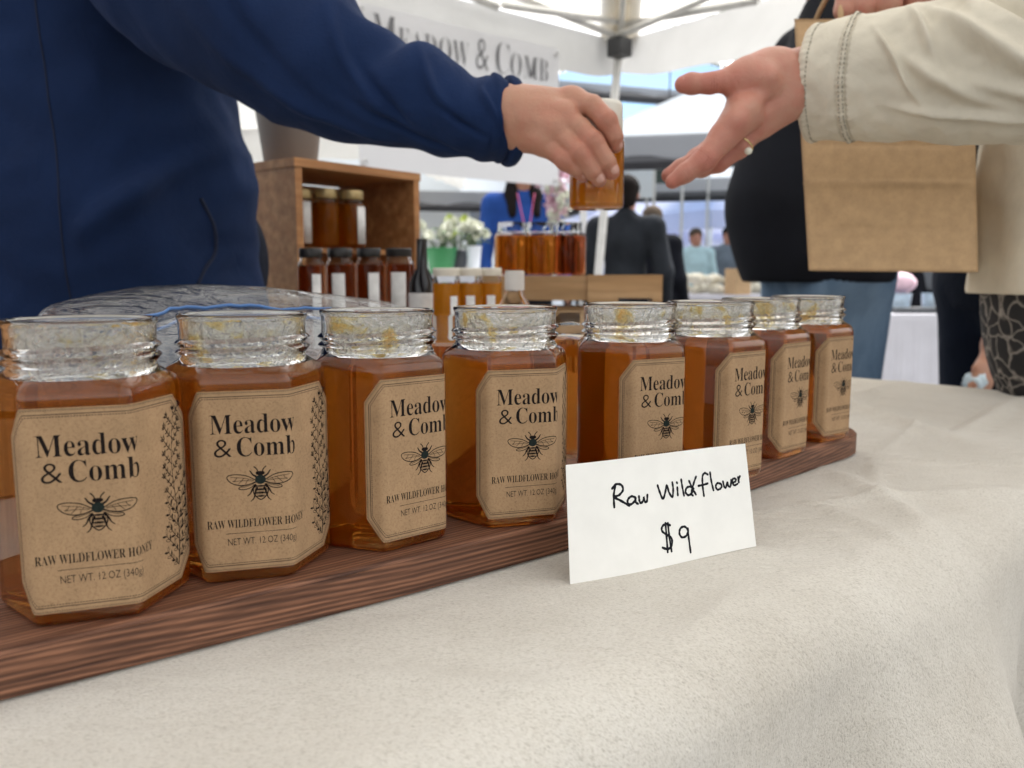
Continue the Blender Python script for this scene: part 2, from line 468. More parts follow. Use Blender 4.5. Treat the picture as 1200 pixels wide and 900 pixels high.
# ------------------------------------------------------------------ table, cloth, board
TA0, TA1 = -0.75, 1.215          # table top along the row
TB0, TB1 = 0.185, 0.93           # across
def cloth_point(a, b, drop=0.62):
    """unrolled cloth coordinate to place; beyond an edge the cloth bends down over a rounded edge"""
    def roll(x, edge, sign, r):
        d = (x - edge) * sign
        if d <= -r: return x, 0.0, 0.0
        arc = r * PI / 2; t = d + r
        if t < arc:
            th = t / r
            return edge - sign * r + sign * r * math.sin(th), -r * (1 - math.cos(th)), th / (PI / 2)
        return edge, -r - (t - arc), 1.0
    fb, zb, wb = roll(b, TB0, -1, 0.035) if b < 0.5 else roll(b, TB1, 1, 0.02)
    fa, za, wa = roll(a, TA1, 1, 0.02) if a > 0 else roll(a, TA0, -1, 0.02)
    zz = zb + za
    n = vnoise((a, b, 0), 5, 3) * 0.0022 + vnoise((a, b, 0), 14, 9) * 0.0008
    flat = (1 - wb) * (1 - wa)
    clear = 1.0
    if TB0 < b < 0.52 and a < 0.75: clear = 0.15 if b > 0.31 else 0.5
    # soft creases lying on the top in front of the board
    cr = 0
    for (ca, cb, ang, L, w, hgt) in ((0.18, 0.235, -0.9, 0.06, 0.006, 0.0018), (0.55, 0.26, 0.9, 0.09, 0.009, 0.0030), (0.60, 0.235, -0.5, 0.08, 0.010, 0.0028),
                                     (0.48, 0.225, 1.2, 0.07, 0.007, 0.0024), (0.14, 0.20, -0.7, 0.09, 0.0022, 0.0010), (0.42, 0.205, 0.75, 0.06, 0.0028, 0.0012), (0.50, 0.285, -0.35, 0.07, 0.003, 0.0012), (0.62, 0.30, 0.5, 0.06, 0.003, 0.0014), (0.72, 0.27, -0.9, 0.07, 0.0035, 0.0018), (0.80, 0.36, 0.25, 0.10, 0.004, 0.0018), (0.88, 0.42, 1.0, 0.12, 0.010, 0.004), (0.98, 0.5, 0.2, 0.2, 0.012, 0.004), (0.30, 0.215, 0.3, 0.06, 0.008, 0.0016), (0.85, 0.62, 1.5, 0.22, 0.004, 0.003), (1.0,0.35,0.15,0.15,0.01,0.004)):
        da, db = a - ca, b - cb
        x = da * math.cos(ang) + db * math.sin(ang); y = -da * math.sin(ang) + db * math.cos(ang)
        cr += 1.7 * hgt * math.exp(-(x / L) ** 4 - (y / w) ** 2)
    z = zz + (n * clear + cr) * flat + (0.0005 if flat > 0.9 else 0)
    hang = max(0.0, -zb - 0.01)
    g = min(1.0, hang / 0.10)
    # hanging folds of the front
    f = 0.010 * math.sin(a * 31 + 1.0 + 2 * vnoise((a, 0, 0), 3, 1)) + 0.006 * math.sin(a * 67 + zb * 3)
    f += 0.075 * math.exp(-((a - 0.49) / 0.10) ** 2) - 0.065 * math.exp(-((a - 0.69) / 0.11) ** 2)
    fb -= g * f * min(1, 0.35 + hang * 1.6)
    hang2 = max(0.0, -za - 0.01)
    fa += min(1, hang2 / 0.1) * (0.012 * math.sin(b * 30) + 0.01)
    return T(fa, fb, z)
def build_cloth():
    av = np.concatenate([np.arange(TA0 - 0.35, -0.2, 0.02), np.arange(-0.2, TA1 + 0.6, 0.0065)])
    bv = np.concatenate([np.arange(TB0 - 0.66, TB0 - 0.05, 0.012), np.arange(TB0 - 0.05, 0.55, 0.005), np.arange(0.55, TB1 + 0.3, 0.018)])
    V = [cloth_point(a, b) for a in av for b in bv]
    nb = len(bv)
    Fc = [(i * nb + j, (i + 1) * nb + j, (i + 1) * nb + j + 1, i * nb + j + 1) for i in range(len(av) - 1) for j in range(nb - 1)]
    o = mesh('tablecloth', V, Fc, MAT['cloth'])
    return tag(o, 'off white woven tablecloth creased over the front table edge under the honey jars', 'tablecloth')
build_cloth()
tb = empty('folding_table', T(0.23, 0.56, -0.75), ROWROT, 'plain folding table hidden under the off white cloth', 'table')
MAT['table_plastic'] = mat('table_plastic', (0.55, 0.54, 0.51), 0.5)
MAT['steel'] = mat('grey_steel', (0.32, 0.32, 0.33), 0.35, Metallic=0.7)
MB().box((0, 0, 0.73), (TA1 - TA0 - 0.06, TB1 - TB0 - 0.10, 0.03)).build('table_top', MAT['table_plastic'], tb)
for sx in (-1, 1):
    for sy in (-1, 1):
        MB().tube([(sx * 0.8, sy * 0.27, 0.715), (sx * 0.83, sy * 0.29, 0.0)], 0.014).build('leg', MAT['steel'], tb, True)

def build_board():
    bt = 0.019; a0, a1, b0, b1 = -0.30, 0.700, 0.3195, 0.432
    rr = 0.040
    pts = []
    def arc(cx, cy, r, t0, t1, n=10):
        for k in range(n + 1):
            t = t0 + (t1 - t0) * k / n
            pts.append((cx + r * math.cos(t), cy + r * math.sin(t)))
    pts.append((a0, 0.352))
    for a_ in np.linspace(a0 + .01, 0.655, 46): pts.append((float(a_), float(np.interp(a_, [-.3, .045, .21, .31, .507, .655], [.346, .3335, .3235, .3215, .3310, .3400]))))
    arc(a1 - 0.040, b0 + .022 + .040, 0.040, 1.58 * PI, 2 * PI)
    arc(a1 - rr, b1 - rr, rr, 0, PI / 2)
    arc(a0 + 0.01, b1 - 0.01, 0.01, PI / 2, PI, 4)
    bm = bmesh.new()
    vs = [bm.verts.new((x, y, 0)) for x, y in pts]
    f = bm.faces.new(vs)
    r = bmesh.ops.extrude_face_region(bm, geom=[f])
    bmesh.ops.translate(bm, vec=(0, 0, bt), verts=[e for e in r['geom'] if isinstance(e, bmesh.types.BMVert)])
    bmesh.ops.recalc_face_normals(bm, faces=bm.faces[:])
    edges = [e for e in bm.edges if abs(e.verts[0].co.z - e.verts[1].co.z) < 1e-6 and len(e.link_faces) == 2]
    bmesh.ops.bevel(bm, geom=edges, offset=0.0018, segments=3, affect='EDGES')
    me = bpy.data.meshes.new('wooden_board'); bm.to_mesh(me); bm.free()
    me.materials.append(MAT['board'])
    o = bpy.data.objects.new('wooden_board', me); link(o)
    o.location = T(0, 0, 0.0012); o.rotation_euler = (0, 0, ROWROT)
    autosmooth(o, 40)
    return tag(o, 'long reddish brown wooden board with a rounded end under the row of honey jars', 'board')
build_board()
BOARDZ = 0.0012 + 0.019

# ------------------------------------------------------------------ the honey jars
HR, HRC = 0.0365, 0.0042
HAP = HR * math.cos(PI / 6)
HFL = (HAP - HRC) * math.tan(PI / 6)        # half of a flat side
HARC = HRC * PI / 3
HPER = 2 * HFL + HARC
def hexpt(s, off=0.0):
    """point on the rounded hexagon at distance s along it (0 = middle of the face that looks along +X)"""
    k = math.floor((s + HPER / 2) / HPER); t = s - k * HPER; A = k * PI / 3
    if abs(t) <= HFL:
        x, y, na = HAP, t, 0.0
    else:
        sg = 1 if t > 0 else -1
        th = (abs(t) - HFL) / HRC * sg
        x = HAP - HRC + HRC * math.cos(th); y = sg * HFL + HRC * math.sin(th); na = th
    x += off * math.cos(na); y += off * math.sin(na)
    c, s_ = math.cos(A), math.sin(A)
    return x * c - y * s_, x * s_ + y * c
HN = 96
def ring(scale, t, rcirc, z, inset=0.0, zf=None):
    """cross-section from hexagon (t=0) to circle (t=1)"""
    out = []
    for i in range(HN):
        s = 6 * HPER * i / HN
        x, y = hexpt(s, -inset)
        ang = math.atan2(y, x)
        x = x * scale * (1 - t) + rcirc * math.cos(ang) * t
        y = y * scale * (1 - t) + rcirc * math.sin(ang) * t
        out.append((x, y, z + (zf(ang) if zf else 0)))
    return out
JH = 0.1152
def skin(rings, cap0=True, cap1=True):
    V = [p for r in rings for p in r]; n = HN; Fc = []
    for i in range(len(rings) - 1):
        for k in range(n):
            a, b = i * n + k, i * n + (k + 1) % n
            Fc.append((a, b, b + n, a + n))
    if cap0: Fc.append(tuple(range(n))[::-1])
    if cap1: Fc.append(tuple((len(rings) - 1) * n + k for k in range(n)))
    return V, Fc
def jar_rings():
    helix = lambda ang: 0.0011 * math.sin(ang + 0.6)
    body = [(0.0, 0.90), (0.0006, 0.945), (0.0022, 0.985), (0.0045, 1.0), (0.0865, 1.0), (0.0890, 0.988), (0.0910, 0.955), (0.0925, 0.905)]
    R = [ring(s, 0, 0, z) for z, s in body]
    R += [ring(0.86, 0.45, 0.0295, 0.0938), ring(0.85, 0.85, 0.0282, 0.0950), ring(0.8, 1, 0.0274, 0.0962)]
    neck = [(0.0272, 0.0972, 0), (0.0290, 0.0984, 1), (0.0296, 0.0992, 1), (0.0288, 0.1001, 1), (0.0277, 0.1008, 1), (0.0277, 0.1014, 1),
            (0.0287, 0.1022, 1), (0.0297, 0.1031, 1), (0.0289, 0.1041, 1), (0.0278, 0.1049, 1), (0.0277, 0.1080, 0), (0.0278, 0.1120, 0),
            (0.0284, 0.1132, 0), (0.0286, 0.1144, 0), (0.0280, 0.1152, 0), (0.0268, 0.1152, 0)]
    R += [ring(1, 1, r, z, 0, helix if h else None) for r, z, h in neck]
    inner = [(0.0262, 0.1144), (0.0258, 0.1120), (0.0256, 0.1000), (0.0255, 0.0965)]
    R += [ring(1, 1, r, z) for r, z in inner]
    R += [ring(0.84, 0.8, 0.0262, 0.0948), ring(0.90, 0.35, 0.0280, 0.0931), ring(0.3, 0, 0.01, 0.0930)]
    return R
def jar_meshes():
    v, f = skin(jar_rings(), True, True)
    g = mesh('glass_body', v, f, MAT['glass']); autosmooth(g, 50)
    i = 0.0012
    R = [ring(0.3, 0, 0, 0.0020, i), ring(0.80, 0, 0, 0.0015, i), ring(0.965, 0, 0, 0.0022, i), ring(1, 0, 0, 0.0050, i), ring(1, 0, 0, 0.0856, i), ring(0.965, 0, 0, 0.0893, i * .6),
         ring(0.915, 0.25, 0.0285, 0.0915), ring(0.90, 0.35, 0.0280, 0.0926), ring(0.3, 0, 0.01, 0.0926)]
    v, f = skin(R)
    h = mesh('honey', v, f, MAT['honey']); autosmooth(h, 50)
    # crystallised honey smeared inside the neck
    V = []; Fc = []; nz = 30; n = 220
    for j in range(nz + 1):
        z = 0.0950 + (0.1128 - 0.0950) * j / nz
        for k in range(n):
            a = 2 * PI * k / n
            q = (math.cos(a) * 0.026, math.sin(a) * 0.026, z)
            r = 0.0252 - 0.0010 * abs(vnoise(q, 340, 2)) - 0.0010 * max(0, vnoise(q, 150, 5)) - 0.0002
            V.append((r * math.cos(a), r * math.sin(a), z))
    inn = len(V)
    for j in range(nz + 1):
        z = 0.0950 + (0.1128 - 0.0950) * j / nz
        for k in range(n):
            a = 2 * PI * k / n
            V.append((0.02545 * math.cos(a), 0.02545 * math.sin(a), z))
    for j in range(nz):
        for k in range(n):
            a, b = j * n + k, j * n + (k + 1) % n
            Fc.append((a, a + n, b + n, b)); Fc.append((inn + a, inn + b, inn + b + n, inn + a + n))
    for k in range(n):
        a, b = k, (k + 1) % n
        Fc.append((a, b, inn + b, inn + a)); c, d = nz * n + k, nz * n + (k + 1) % n
        Fc.append((c, inn + c, inn + d, d))
    r = mesh('honey_residue', V, Fc, MAT['residue'])
    return g, h, r

# flat print: built in label space (u along the paper, z up) and then laid round the corner of the jar
FO = 0.0055                                  # the middle of the lettering, from the middle of the face
LU0, LU1, LZ0, LZ1 = -0.0325, 0.0490, 0.0055, 0.0838
LC, LCZ = 0.0085, 0.0110
def wrap_bm(bm, off):
    s0 = FO
    for k in (-1, 1, 2):
        mid = (k - 0.5) * HPER if k > 0 else -0.5 * HPER
        for t in np.linspace(-HARC / 2, HARC / 2, 7):
            x = mid + t - s0
            bmesh.ops.bisect_plane(bm, geom=bm.verts[:] + bm.edges[:] + bm.faces[:], plane_co=(x, 0, 0), plane_no=(1, 0, 0), dist=1e-6)
    for v in bm.verts:
        x, y = hexpt(v.co.x + s0, off + v.co.z)
        v.co = (x, y, v.co.y)
def finish(bm, name, m, parent=None, smooth=False):
    me = bpy.data.meshes.new(name); bm.to_mesh(me); bm.free()
    me.materials.append(m)
    if smooth: me.polygons.foreach_set('use_smooth', [True] * len(me.polygons))
    o = bpy.data.objects.new(name, me); link(o, parent)
    return o
def serif(s):
    o = ''
    for c in s:
        if 'A' <= c <= 'Z': o += chr(0x1D400 + ord(c) - 65)
        elif 'a' <= c <= 'z': o += chr(0x1D41A + ord(c) - 97)
        elif '0' <= c <= '9': o += chr(0x1D7CE + ord(c) - 48)
        else: o += c
    return o
def text_bm(s, cap, width=None, thin=0.0, spacing=1.0, at=(0, 0), serif_on=True, align='C'):
    """lettering as flat faces; cap = height of a capital, width = wanted total width"""
    cu = bpy.data.curves.new('lettering', 'FONT'); cu.body = serif(s) if serif_on else s
    cu.offset = thin; cu.space_character = spacing; cu.resolution_u = 4
    o = bpy.data.objects.new('lettering', cu); COL.objects.link(o)
    bpy.context.view_layer.update()
    dg = bpy.context.evaluated_depsgraph_get()
    me = bpy.data.meshes.new_from_object(o.evaluated_get(dg))
    bpy.data.objects.remove(o); bpy.data.curves.remove(cu)
    bm = bmesh.new(); bm.from_mesh(me); bpy.data.meshes.remove(me)
    xs = [v.co.x for v in bm.verts]; x0, x1 = min(xs), max(xs)
    sy = cap / 0.685
    sx = width / (x1 - x0) if width else sy
    for v in bm.verts:
        v.co = ((v.co.x - (x0 + x1) / 2) * sx + at[0], v.co.y * sy + at[1], 0)
    return bm
def join_bm(dst, src):
    me = bpy.data.meshes.new('tmp'); src.to_mesh(me); src.free(); dst.from_mesh(me); bpy.data.meshes.remove(me)
def stroke_bm(bm, pts, w):
    """a flat stroke of varying width through 2-D points"""
    ws = w if hasattr(w, '__len__') else [w] * len(pts)
    n = len(pts); L = []; R = []
    for i, p in enumerate(pts):
        q0 = pts[max(0, i - 1)]; q1 = pts[min(n - 1, i + 1)]
        dx, dy = q1[0] - q0[0], q1[1] - q0[1]; l = math.hypot(dx, dy) or 1
        nx, ny = -dy / l * ws[i] / 2, dx / l * ws[i] / 2
        L.append(bm.verts.new((p[0] + nx, p[1] + ny, 0))); R.append(bm.verts.new((p[0] - nx, p[1] - ny, 0)))
    for i in range(n - 1):
        try: bm.faces.new((R[i], R[i + 1], L[i + 1], L[i]))
        except ValueError: pass
def spline(pts, n=6):
    out = []; P_ = [pts[0]] + list(pts) + [pts[-1]]
    for i in range(1, len(P_) - 2):
        p0, p1, p2, p3 = [np.array(p, float) for p in P_[i - 1:i + 3]]
        for k in range(n):
            t = k / n
            out.append(tuple(0.5 * ((2 * p1) + (-p0 + p2) * t + (2 * p0 - 5 * p1 + 4 * p2 - p3) * t * t + (-p0 + 3 * p1 - 3 * p2 + p3) * t ** 3)))
    out.append(tuple(map(float, pts[-1])))
    return out
def poly_bm(bm, pts):
    try: bm.faces.new([bm.verts.new((p[0], p[1], 0)) for p in pts])
    except ValueError: pass
def ell(cx, cy, rx, ry, rot=0, n=20, t0=0, t1=2 * PI):
    c, s = math.cos(rot), math.sin(rot); out = []
    m = n if abs(t1 - t0 - 2 * PI) < 1e-6 else n + 1
    for k in range(m):
        t = t0 + (t1 - t0) * k / n; x, y = rx * math.cos(t), ry * math.sin(t)
        out.append((cx + x * c - y * s, cy + x * s + y * c))
    return out
def label_outline(d=0.0):
    k = d * 0.45
    return [(LU0 + d, LZ0 + LCZ + k), (LU0 + LC + k, LZ0 + d), (LU1 - LC - k, LZ0 + d), (LU1 - d, LZ0 + LCZ + k),
            (LU1 - d, LZ1 - LCZ - k), (LU1 - LC - k, LZ1 - d), (LU0 + LC + k, LZ1 - d), (LU0 + d, LZ1 - LCZ - k)]
def dashes(bm, poly, step, duty, w, cross=0.0):
    n = len(poly)
    for i in range(n):
        a, b = np.array(poly[i]), np.array(poly[(i + 1) % n]); L = np.linalg.norm(b - a); d = (b - a) / L; nn = np.array([-d[1], d[0]])
        m = max(1, int(L / step)); st = L / m
        for k in range(m):
            p = a + d * (k + 0.5) * st
            if cross: stroke_bm(bm, [tuple(p - nn * cross / 2 + d * cross * .2), tuple(p + nn * cross / 2 - d * cross * .2)], w)
            else: stroke_bm(bm, [tuple(p - d * st * duty / 2), tuple(p + d * st * duty / 2)], w)
def bee_bm(cx, cy, S):
    """the bee drawing, S = half of its wing span"""
    line = bmesh.new(); solid = bmesh.new()
    q = lambda x, y: (cx + x * S, cy + y * S)
    lw = 0.018 * S * 1.25
    for sg in (-1, 1):
        wing = spline([q(sg * 0.14, 0.08), q(sg * 0.42, 0.24), q(sg * 0.75, 0.30), q(sg * 0.97, 0.27), q(sg * 1.0, 0.17), q(sg * 0.86, 0.02), q(sg * 0.62, -0.06), q(sg * 0.35, -0.04), q(sg * 0.14, 0.04)], 5)
        stroke_bm(line, wing, lw * 1.3)
        hind = spline([q(sg * 0.13, 0.02), q(sg * 0.36, -0.05), q(sg * 0.60, -0.10), q(sg * 0.66, -0.17), q(sg * 0.52, -0.20), q(sg * 0.33, -0.16), q(sg * 0.14, -0.04)], 5)
        stroke_bm(line, hind, lw * 1.2)
        for v in ([(0.2, 0.08), (0.5, 0.17), (0.9, 0.22)], [(0.22, 0.06), (0.5, 0.09), (0.84, 0.08)], [(0.5, 0.17), (0.6, 0.06), (0.68, -0.02)], [(0.36, 0.12), (0.42, 0.05), (0.45, -0.03)], [(0.72, 0.19), (0.76, 0.12), (0.84, 0.08)], [(0.2, -0.04), (0.4, -0.10), (0.58, -0.14)]):
            stroke_bm(line, spline([q(sg * a, b) for a, b in v], 4), lw * 0.7)
        stroke_bm(line, spline([q(sg * 0.06, 0.33), q(sg * 0.10, 0.44), q(sg * 0.19, 0.53)], 4), [lw * 1.5] * 9)
        for v in ([(0.12, 0.20), (0.22, 0.26), (0.30, 0.38), (0.33, 0.40)], [(0.12, -0.08), (0.24, -0.18), (0.32, -0.34), (0.42, -0.42)], [(0.10, -0.14), (0.16, -0.30), (0.22, -0.50), (0.32, -0.60)]):
            p = spline([q(sg * a, b) for a, b in v], 4)
            stroke_bm(line, p, list(np.linspace(lw * 3.0, lw * 0.9, len(p))))
    poly_bm(solid, ell(*q(0, 0.30), 0.105 * S, 0.075 * S))
    for sg in (-1, 1): poly_bm(solid, ell(*q(sg * 0.09, 0.31), 0.05 * S, 0.055 * S, n=12))
    dark = bmesh.new(); poly_bm(dark, ell(*q(0, 0.10), 0.165 * S, 0.15 * S, n=28))
    for k, (yc, hw) in enumerate(((-0.10, 0.19), (-0.21, 0.215), (-0.32, 0.205), (-0.43, 0.155))):
        up = [q(x * hw, yc + 0.018 - 0.035 * (x * x)) for x in np.linspace(-1, 1, 11)]
        dn = [q(x * hw, yc - 0.017 - 0.035 * (1 - x * x) + 0.010) for x in np.linspace(1, -1, 11)]
        poly_bm(solid, dn[::-1] + up[::-1])
    out = spline([q(-0.17, -0.04), q(-0.225, -0.2), q(-0.215, -0.34), q(-0.13, -0.47), q(0, -0.555), q(0.13, -0.47), q(0.215, -0.34), q(0.225, -0.2), q(0.17, -0.04)], 5)
    stroke_bm(line, out, lw * 1.6)
    for k in range(9):
        a = (k - 4) / 4
        stroke_bm(line, [q(a * 0.16, -0.15 - .0), q(a * 0.19, -0.5 + abs(a) * 0.16)], lw * 0.5)
    join_bm(line, solid)
    return line, dark
def sprig_bm(cx, z0, z1, W):
    bm = bmesh.new(); r = random.Random(3)
    H = z1 - z0
    sx = lambda t: cx + W * 0.10 * math.sin(t * 7)
    stroke_bm(bm, [(sx(t), z0 + H * t) for t in np.linspace(0, 1, 50)], list(np.linspace(0.0006, 0.00022, 50)))
    def leaf(x, y, a, L, w, hollow):
        tip = (x + math.cos(a) * L, y + math.sin(a) * L); m = (x + math.cos(a) * L * .5, y + math.sin(a) * L * .5)
        nx, ny = -math.sin(a) * w, math.cos(a) * w
        if hollow:
            stroke_bm(bm, spline([(x, y), (m[0] + nx, m[1] + ny), tip, (m[0] - nx, m[1] - ny), (x, y)], 3), 0.00024)
        else:
            poly_bm(bm, [(x, y), (m[0] - nx, m[1] - ny), tip, (m[0] + nx, m[1] + ny)])
    n = 12
    for i in range(n):
        t = (i + .2) / n; low = t < 0.42
        for sg in (-1, 1):
            y0 = z0 + H * (t + .02 * sg); x0 = sx(t)
            env = W * 0.5 * (1.15 - 0.55 * t) * r.uniform(.75, 1.1)
            a = PI / 2 - sg * r.uniform(0.60, 0.85); pts = spline([(x0, y0), (x0 + math.cos(a) * env * .6, y0 + math.sin(a) * env * .5), (x0 + sg * env, y0 + env * 1.05)], 4)
            stroke_bm(bm, pts, 0.00032)
            if low:
                for f in (2, 4, 6, 8):
                    p = pts[min(f, len(pts) - 1)]
                    for s2 in (-1, 1): leaf(p[0], p[1], a + s2 * r.uniform(.35, .8), r.uniform(.0024, .0036), .00055, (f + s2) % 4 != 1)
            else:
                for f in (3, 5, 7, 8):
                    p = pts[min(f, len(pts) - 1)]
                    for s2 in (-1, 0, 1): leaf(p[0], p[1], a + s2 * r.uniform(.7, 1.1), r.uniform(.0016, .0026), .00030, False)
    for s2 in (-.5, 0, .5): leaf(sx(1), z1, PI / 2 + s2, 0.0025, 0.0005, False)
    return bm
def build_label():
    parts = []
    bm = bmesh.new()
    n = 60
    o = label_outline()
    # paper as a thin slab with slightly rough deckled edge
    face = bm.faces.new([bm.verts.new((x, y, 0)) for x, y in o])
    r = bmesh.ops.extrude_face_region(bm, geom=[face])
    for e in r['geom']:
        if isinstance(e, bmesh.types.BMVert): e.co.z += 0.00016
    bmesh.ops.recalc_face_normals(bm, faces=bm.faces[:])
    wrap_bm(bm, 0.00008)
    parts.append(finish(bm, 'label', MAT['label']))
    OFF = 0.00030
    bm = text_bm('Meadow', 0.0083, 0.0355, -0.0055, 1.0, (-0.0018, 0.0655))
    join_bm(bm, text_bm('Comb', 0.0083, 0.0250, -0.0055, 1.0, (0.0034, 0.0555)))
    join_bm(bm, text_bm('&', 0.0080, 0.0072, -0.012, 1.0, (-0.0148, 0.0555)))
    wrap_bm(bm, OFF); parts.append(finish(bm, 'name_lettering', MAT['ink']))
    bm = text_bm('RAW WILDFLOWER HONEY', 0.0036, 0.0435, -0.006, 1.02, (-0.0006, 0.0245))
    wrap_bm(bm, OFF); parts.append(finish(bm, 'honey_lettering', MAT['ink']))
    bm = text_bm('NET WT. 12 OZ (340g)', 0.0030, 0.0290, -0.006, 1.0, (0.0002, 0.0168), serif_on=False)
    join = bmesh.new(); stroke_bm(join, [(-0.0150, 0.0220), (0.0150, 0.0220)], 0.00022); join_bm(bm, join)
    wrap_bm(bm, OFF); parts.append(finish(bm, 'weight_lettering', MAT['ink_soft']))
    line, dark = bee_bm(0.0, 0.0437, 0.0135)
    wrap_bm(line, OFF); wrap_bm(dark, OFF + 0.00003)
    parts.append(finish(line, 'bee_drawing', MAT['ink'])); parts.append(finish(dark, 'bee_body_print', MAT['ink_green']))
    bm = sprig_bm(0.0390, 0.0120, 0.0770, 0.0145)
    wrap_bm(bm, OFF); parts.append(finish(bm, 'sprig_drawing', MAT['ink']))
    bm = bmesh.new()
    dashes(bm, label_outline(0.0007), 0.00080, 0.5, 0.00022, 0.0008)
    pl = label_outline(0.0024); stroke_bm(bm, pl + [pl[0]], 0.00030)
    dashes(bm, label_outline(0.0033), 0.0010, 0.6, 0.00032)
    wrap_bm(bm, OFF); parts.append(finish(bm, 'stitched_border', MAT['ink_soft']))
    return parts
jar_labels = [
    ('open honey jar nearest the camera, at the left end of the wooden board', 290, 0),
    ('open honey jar second from the left, its printed sprig facing the third jar', 286, 0),
    ('open honey jar third from the left, turned so its plain amber side faces the photographer', 311, 0),
    ('open honey jar just left of the handwritten price card, label facing forward', 287, 0),
    ('open honey jar standing behind the left half of the price card', 297, 0),
    ('open honey jar partly behind the right corner of the price card', 308, 0),
    ('open honey jar next to last towards the rounded end of the board', 312, 0),
    ('open honey jar farthest away, last on the rounded end of the board', 308, 0)]
jar_xy = [(-0.1727, 0.3367), (-0.1223, 0.3816), (-0.0677, 0.4226), (-0.0037, 0.4609), (0.0720, 0.5149), (0.1316, 0.5577), (0.1854, 0.6270), (0.2414, 0.6876)]
gm, hm, rm = jar_meshes()
label_parts = build_label()
proto = empty('honey_jar')
gm.parent = proto; hm.parent = proto; rm.parent = proto
lab = label_parts[0]; lab.parent = proto
for q in label_parts[1:]: q.parent = lab
for i, ((x, y), (lb, yaw, _)) in enumerate(zip(jar_xy, jar_labels)):
    o = proto if i == 0 else copy_tree(proto)
    o.location = (x, y, TZ + BOARDZ + 0.0003); o.rotation_euler = (0, 0, math.radians(yaw))
    tag(o, lb, 'honey jar', 'open labelled honey jars in a row on the board')

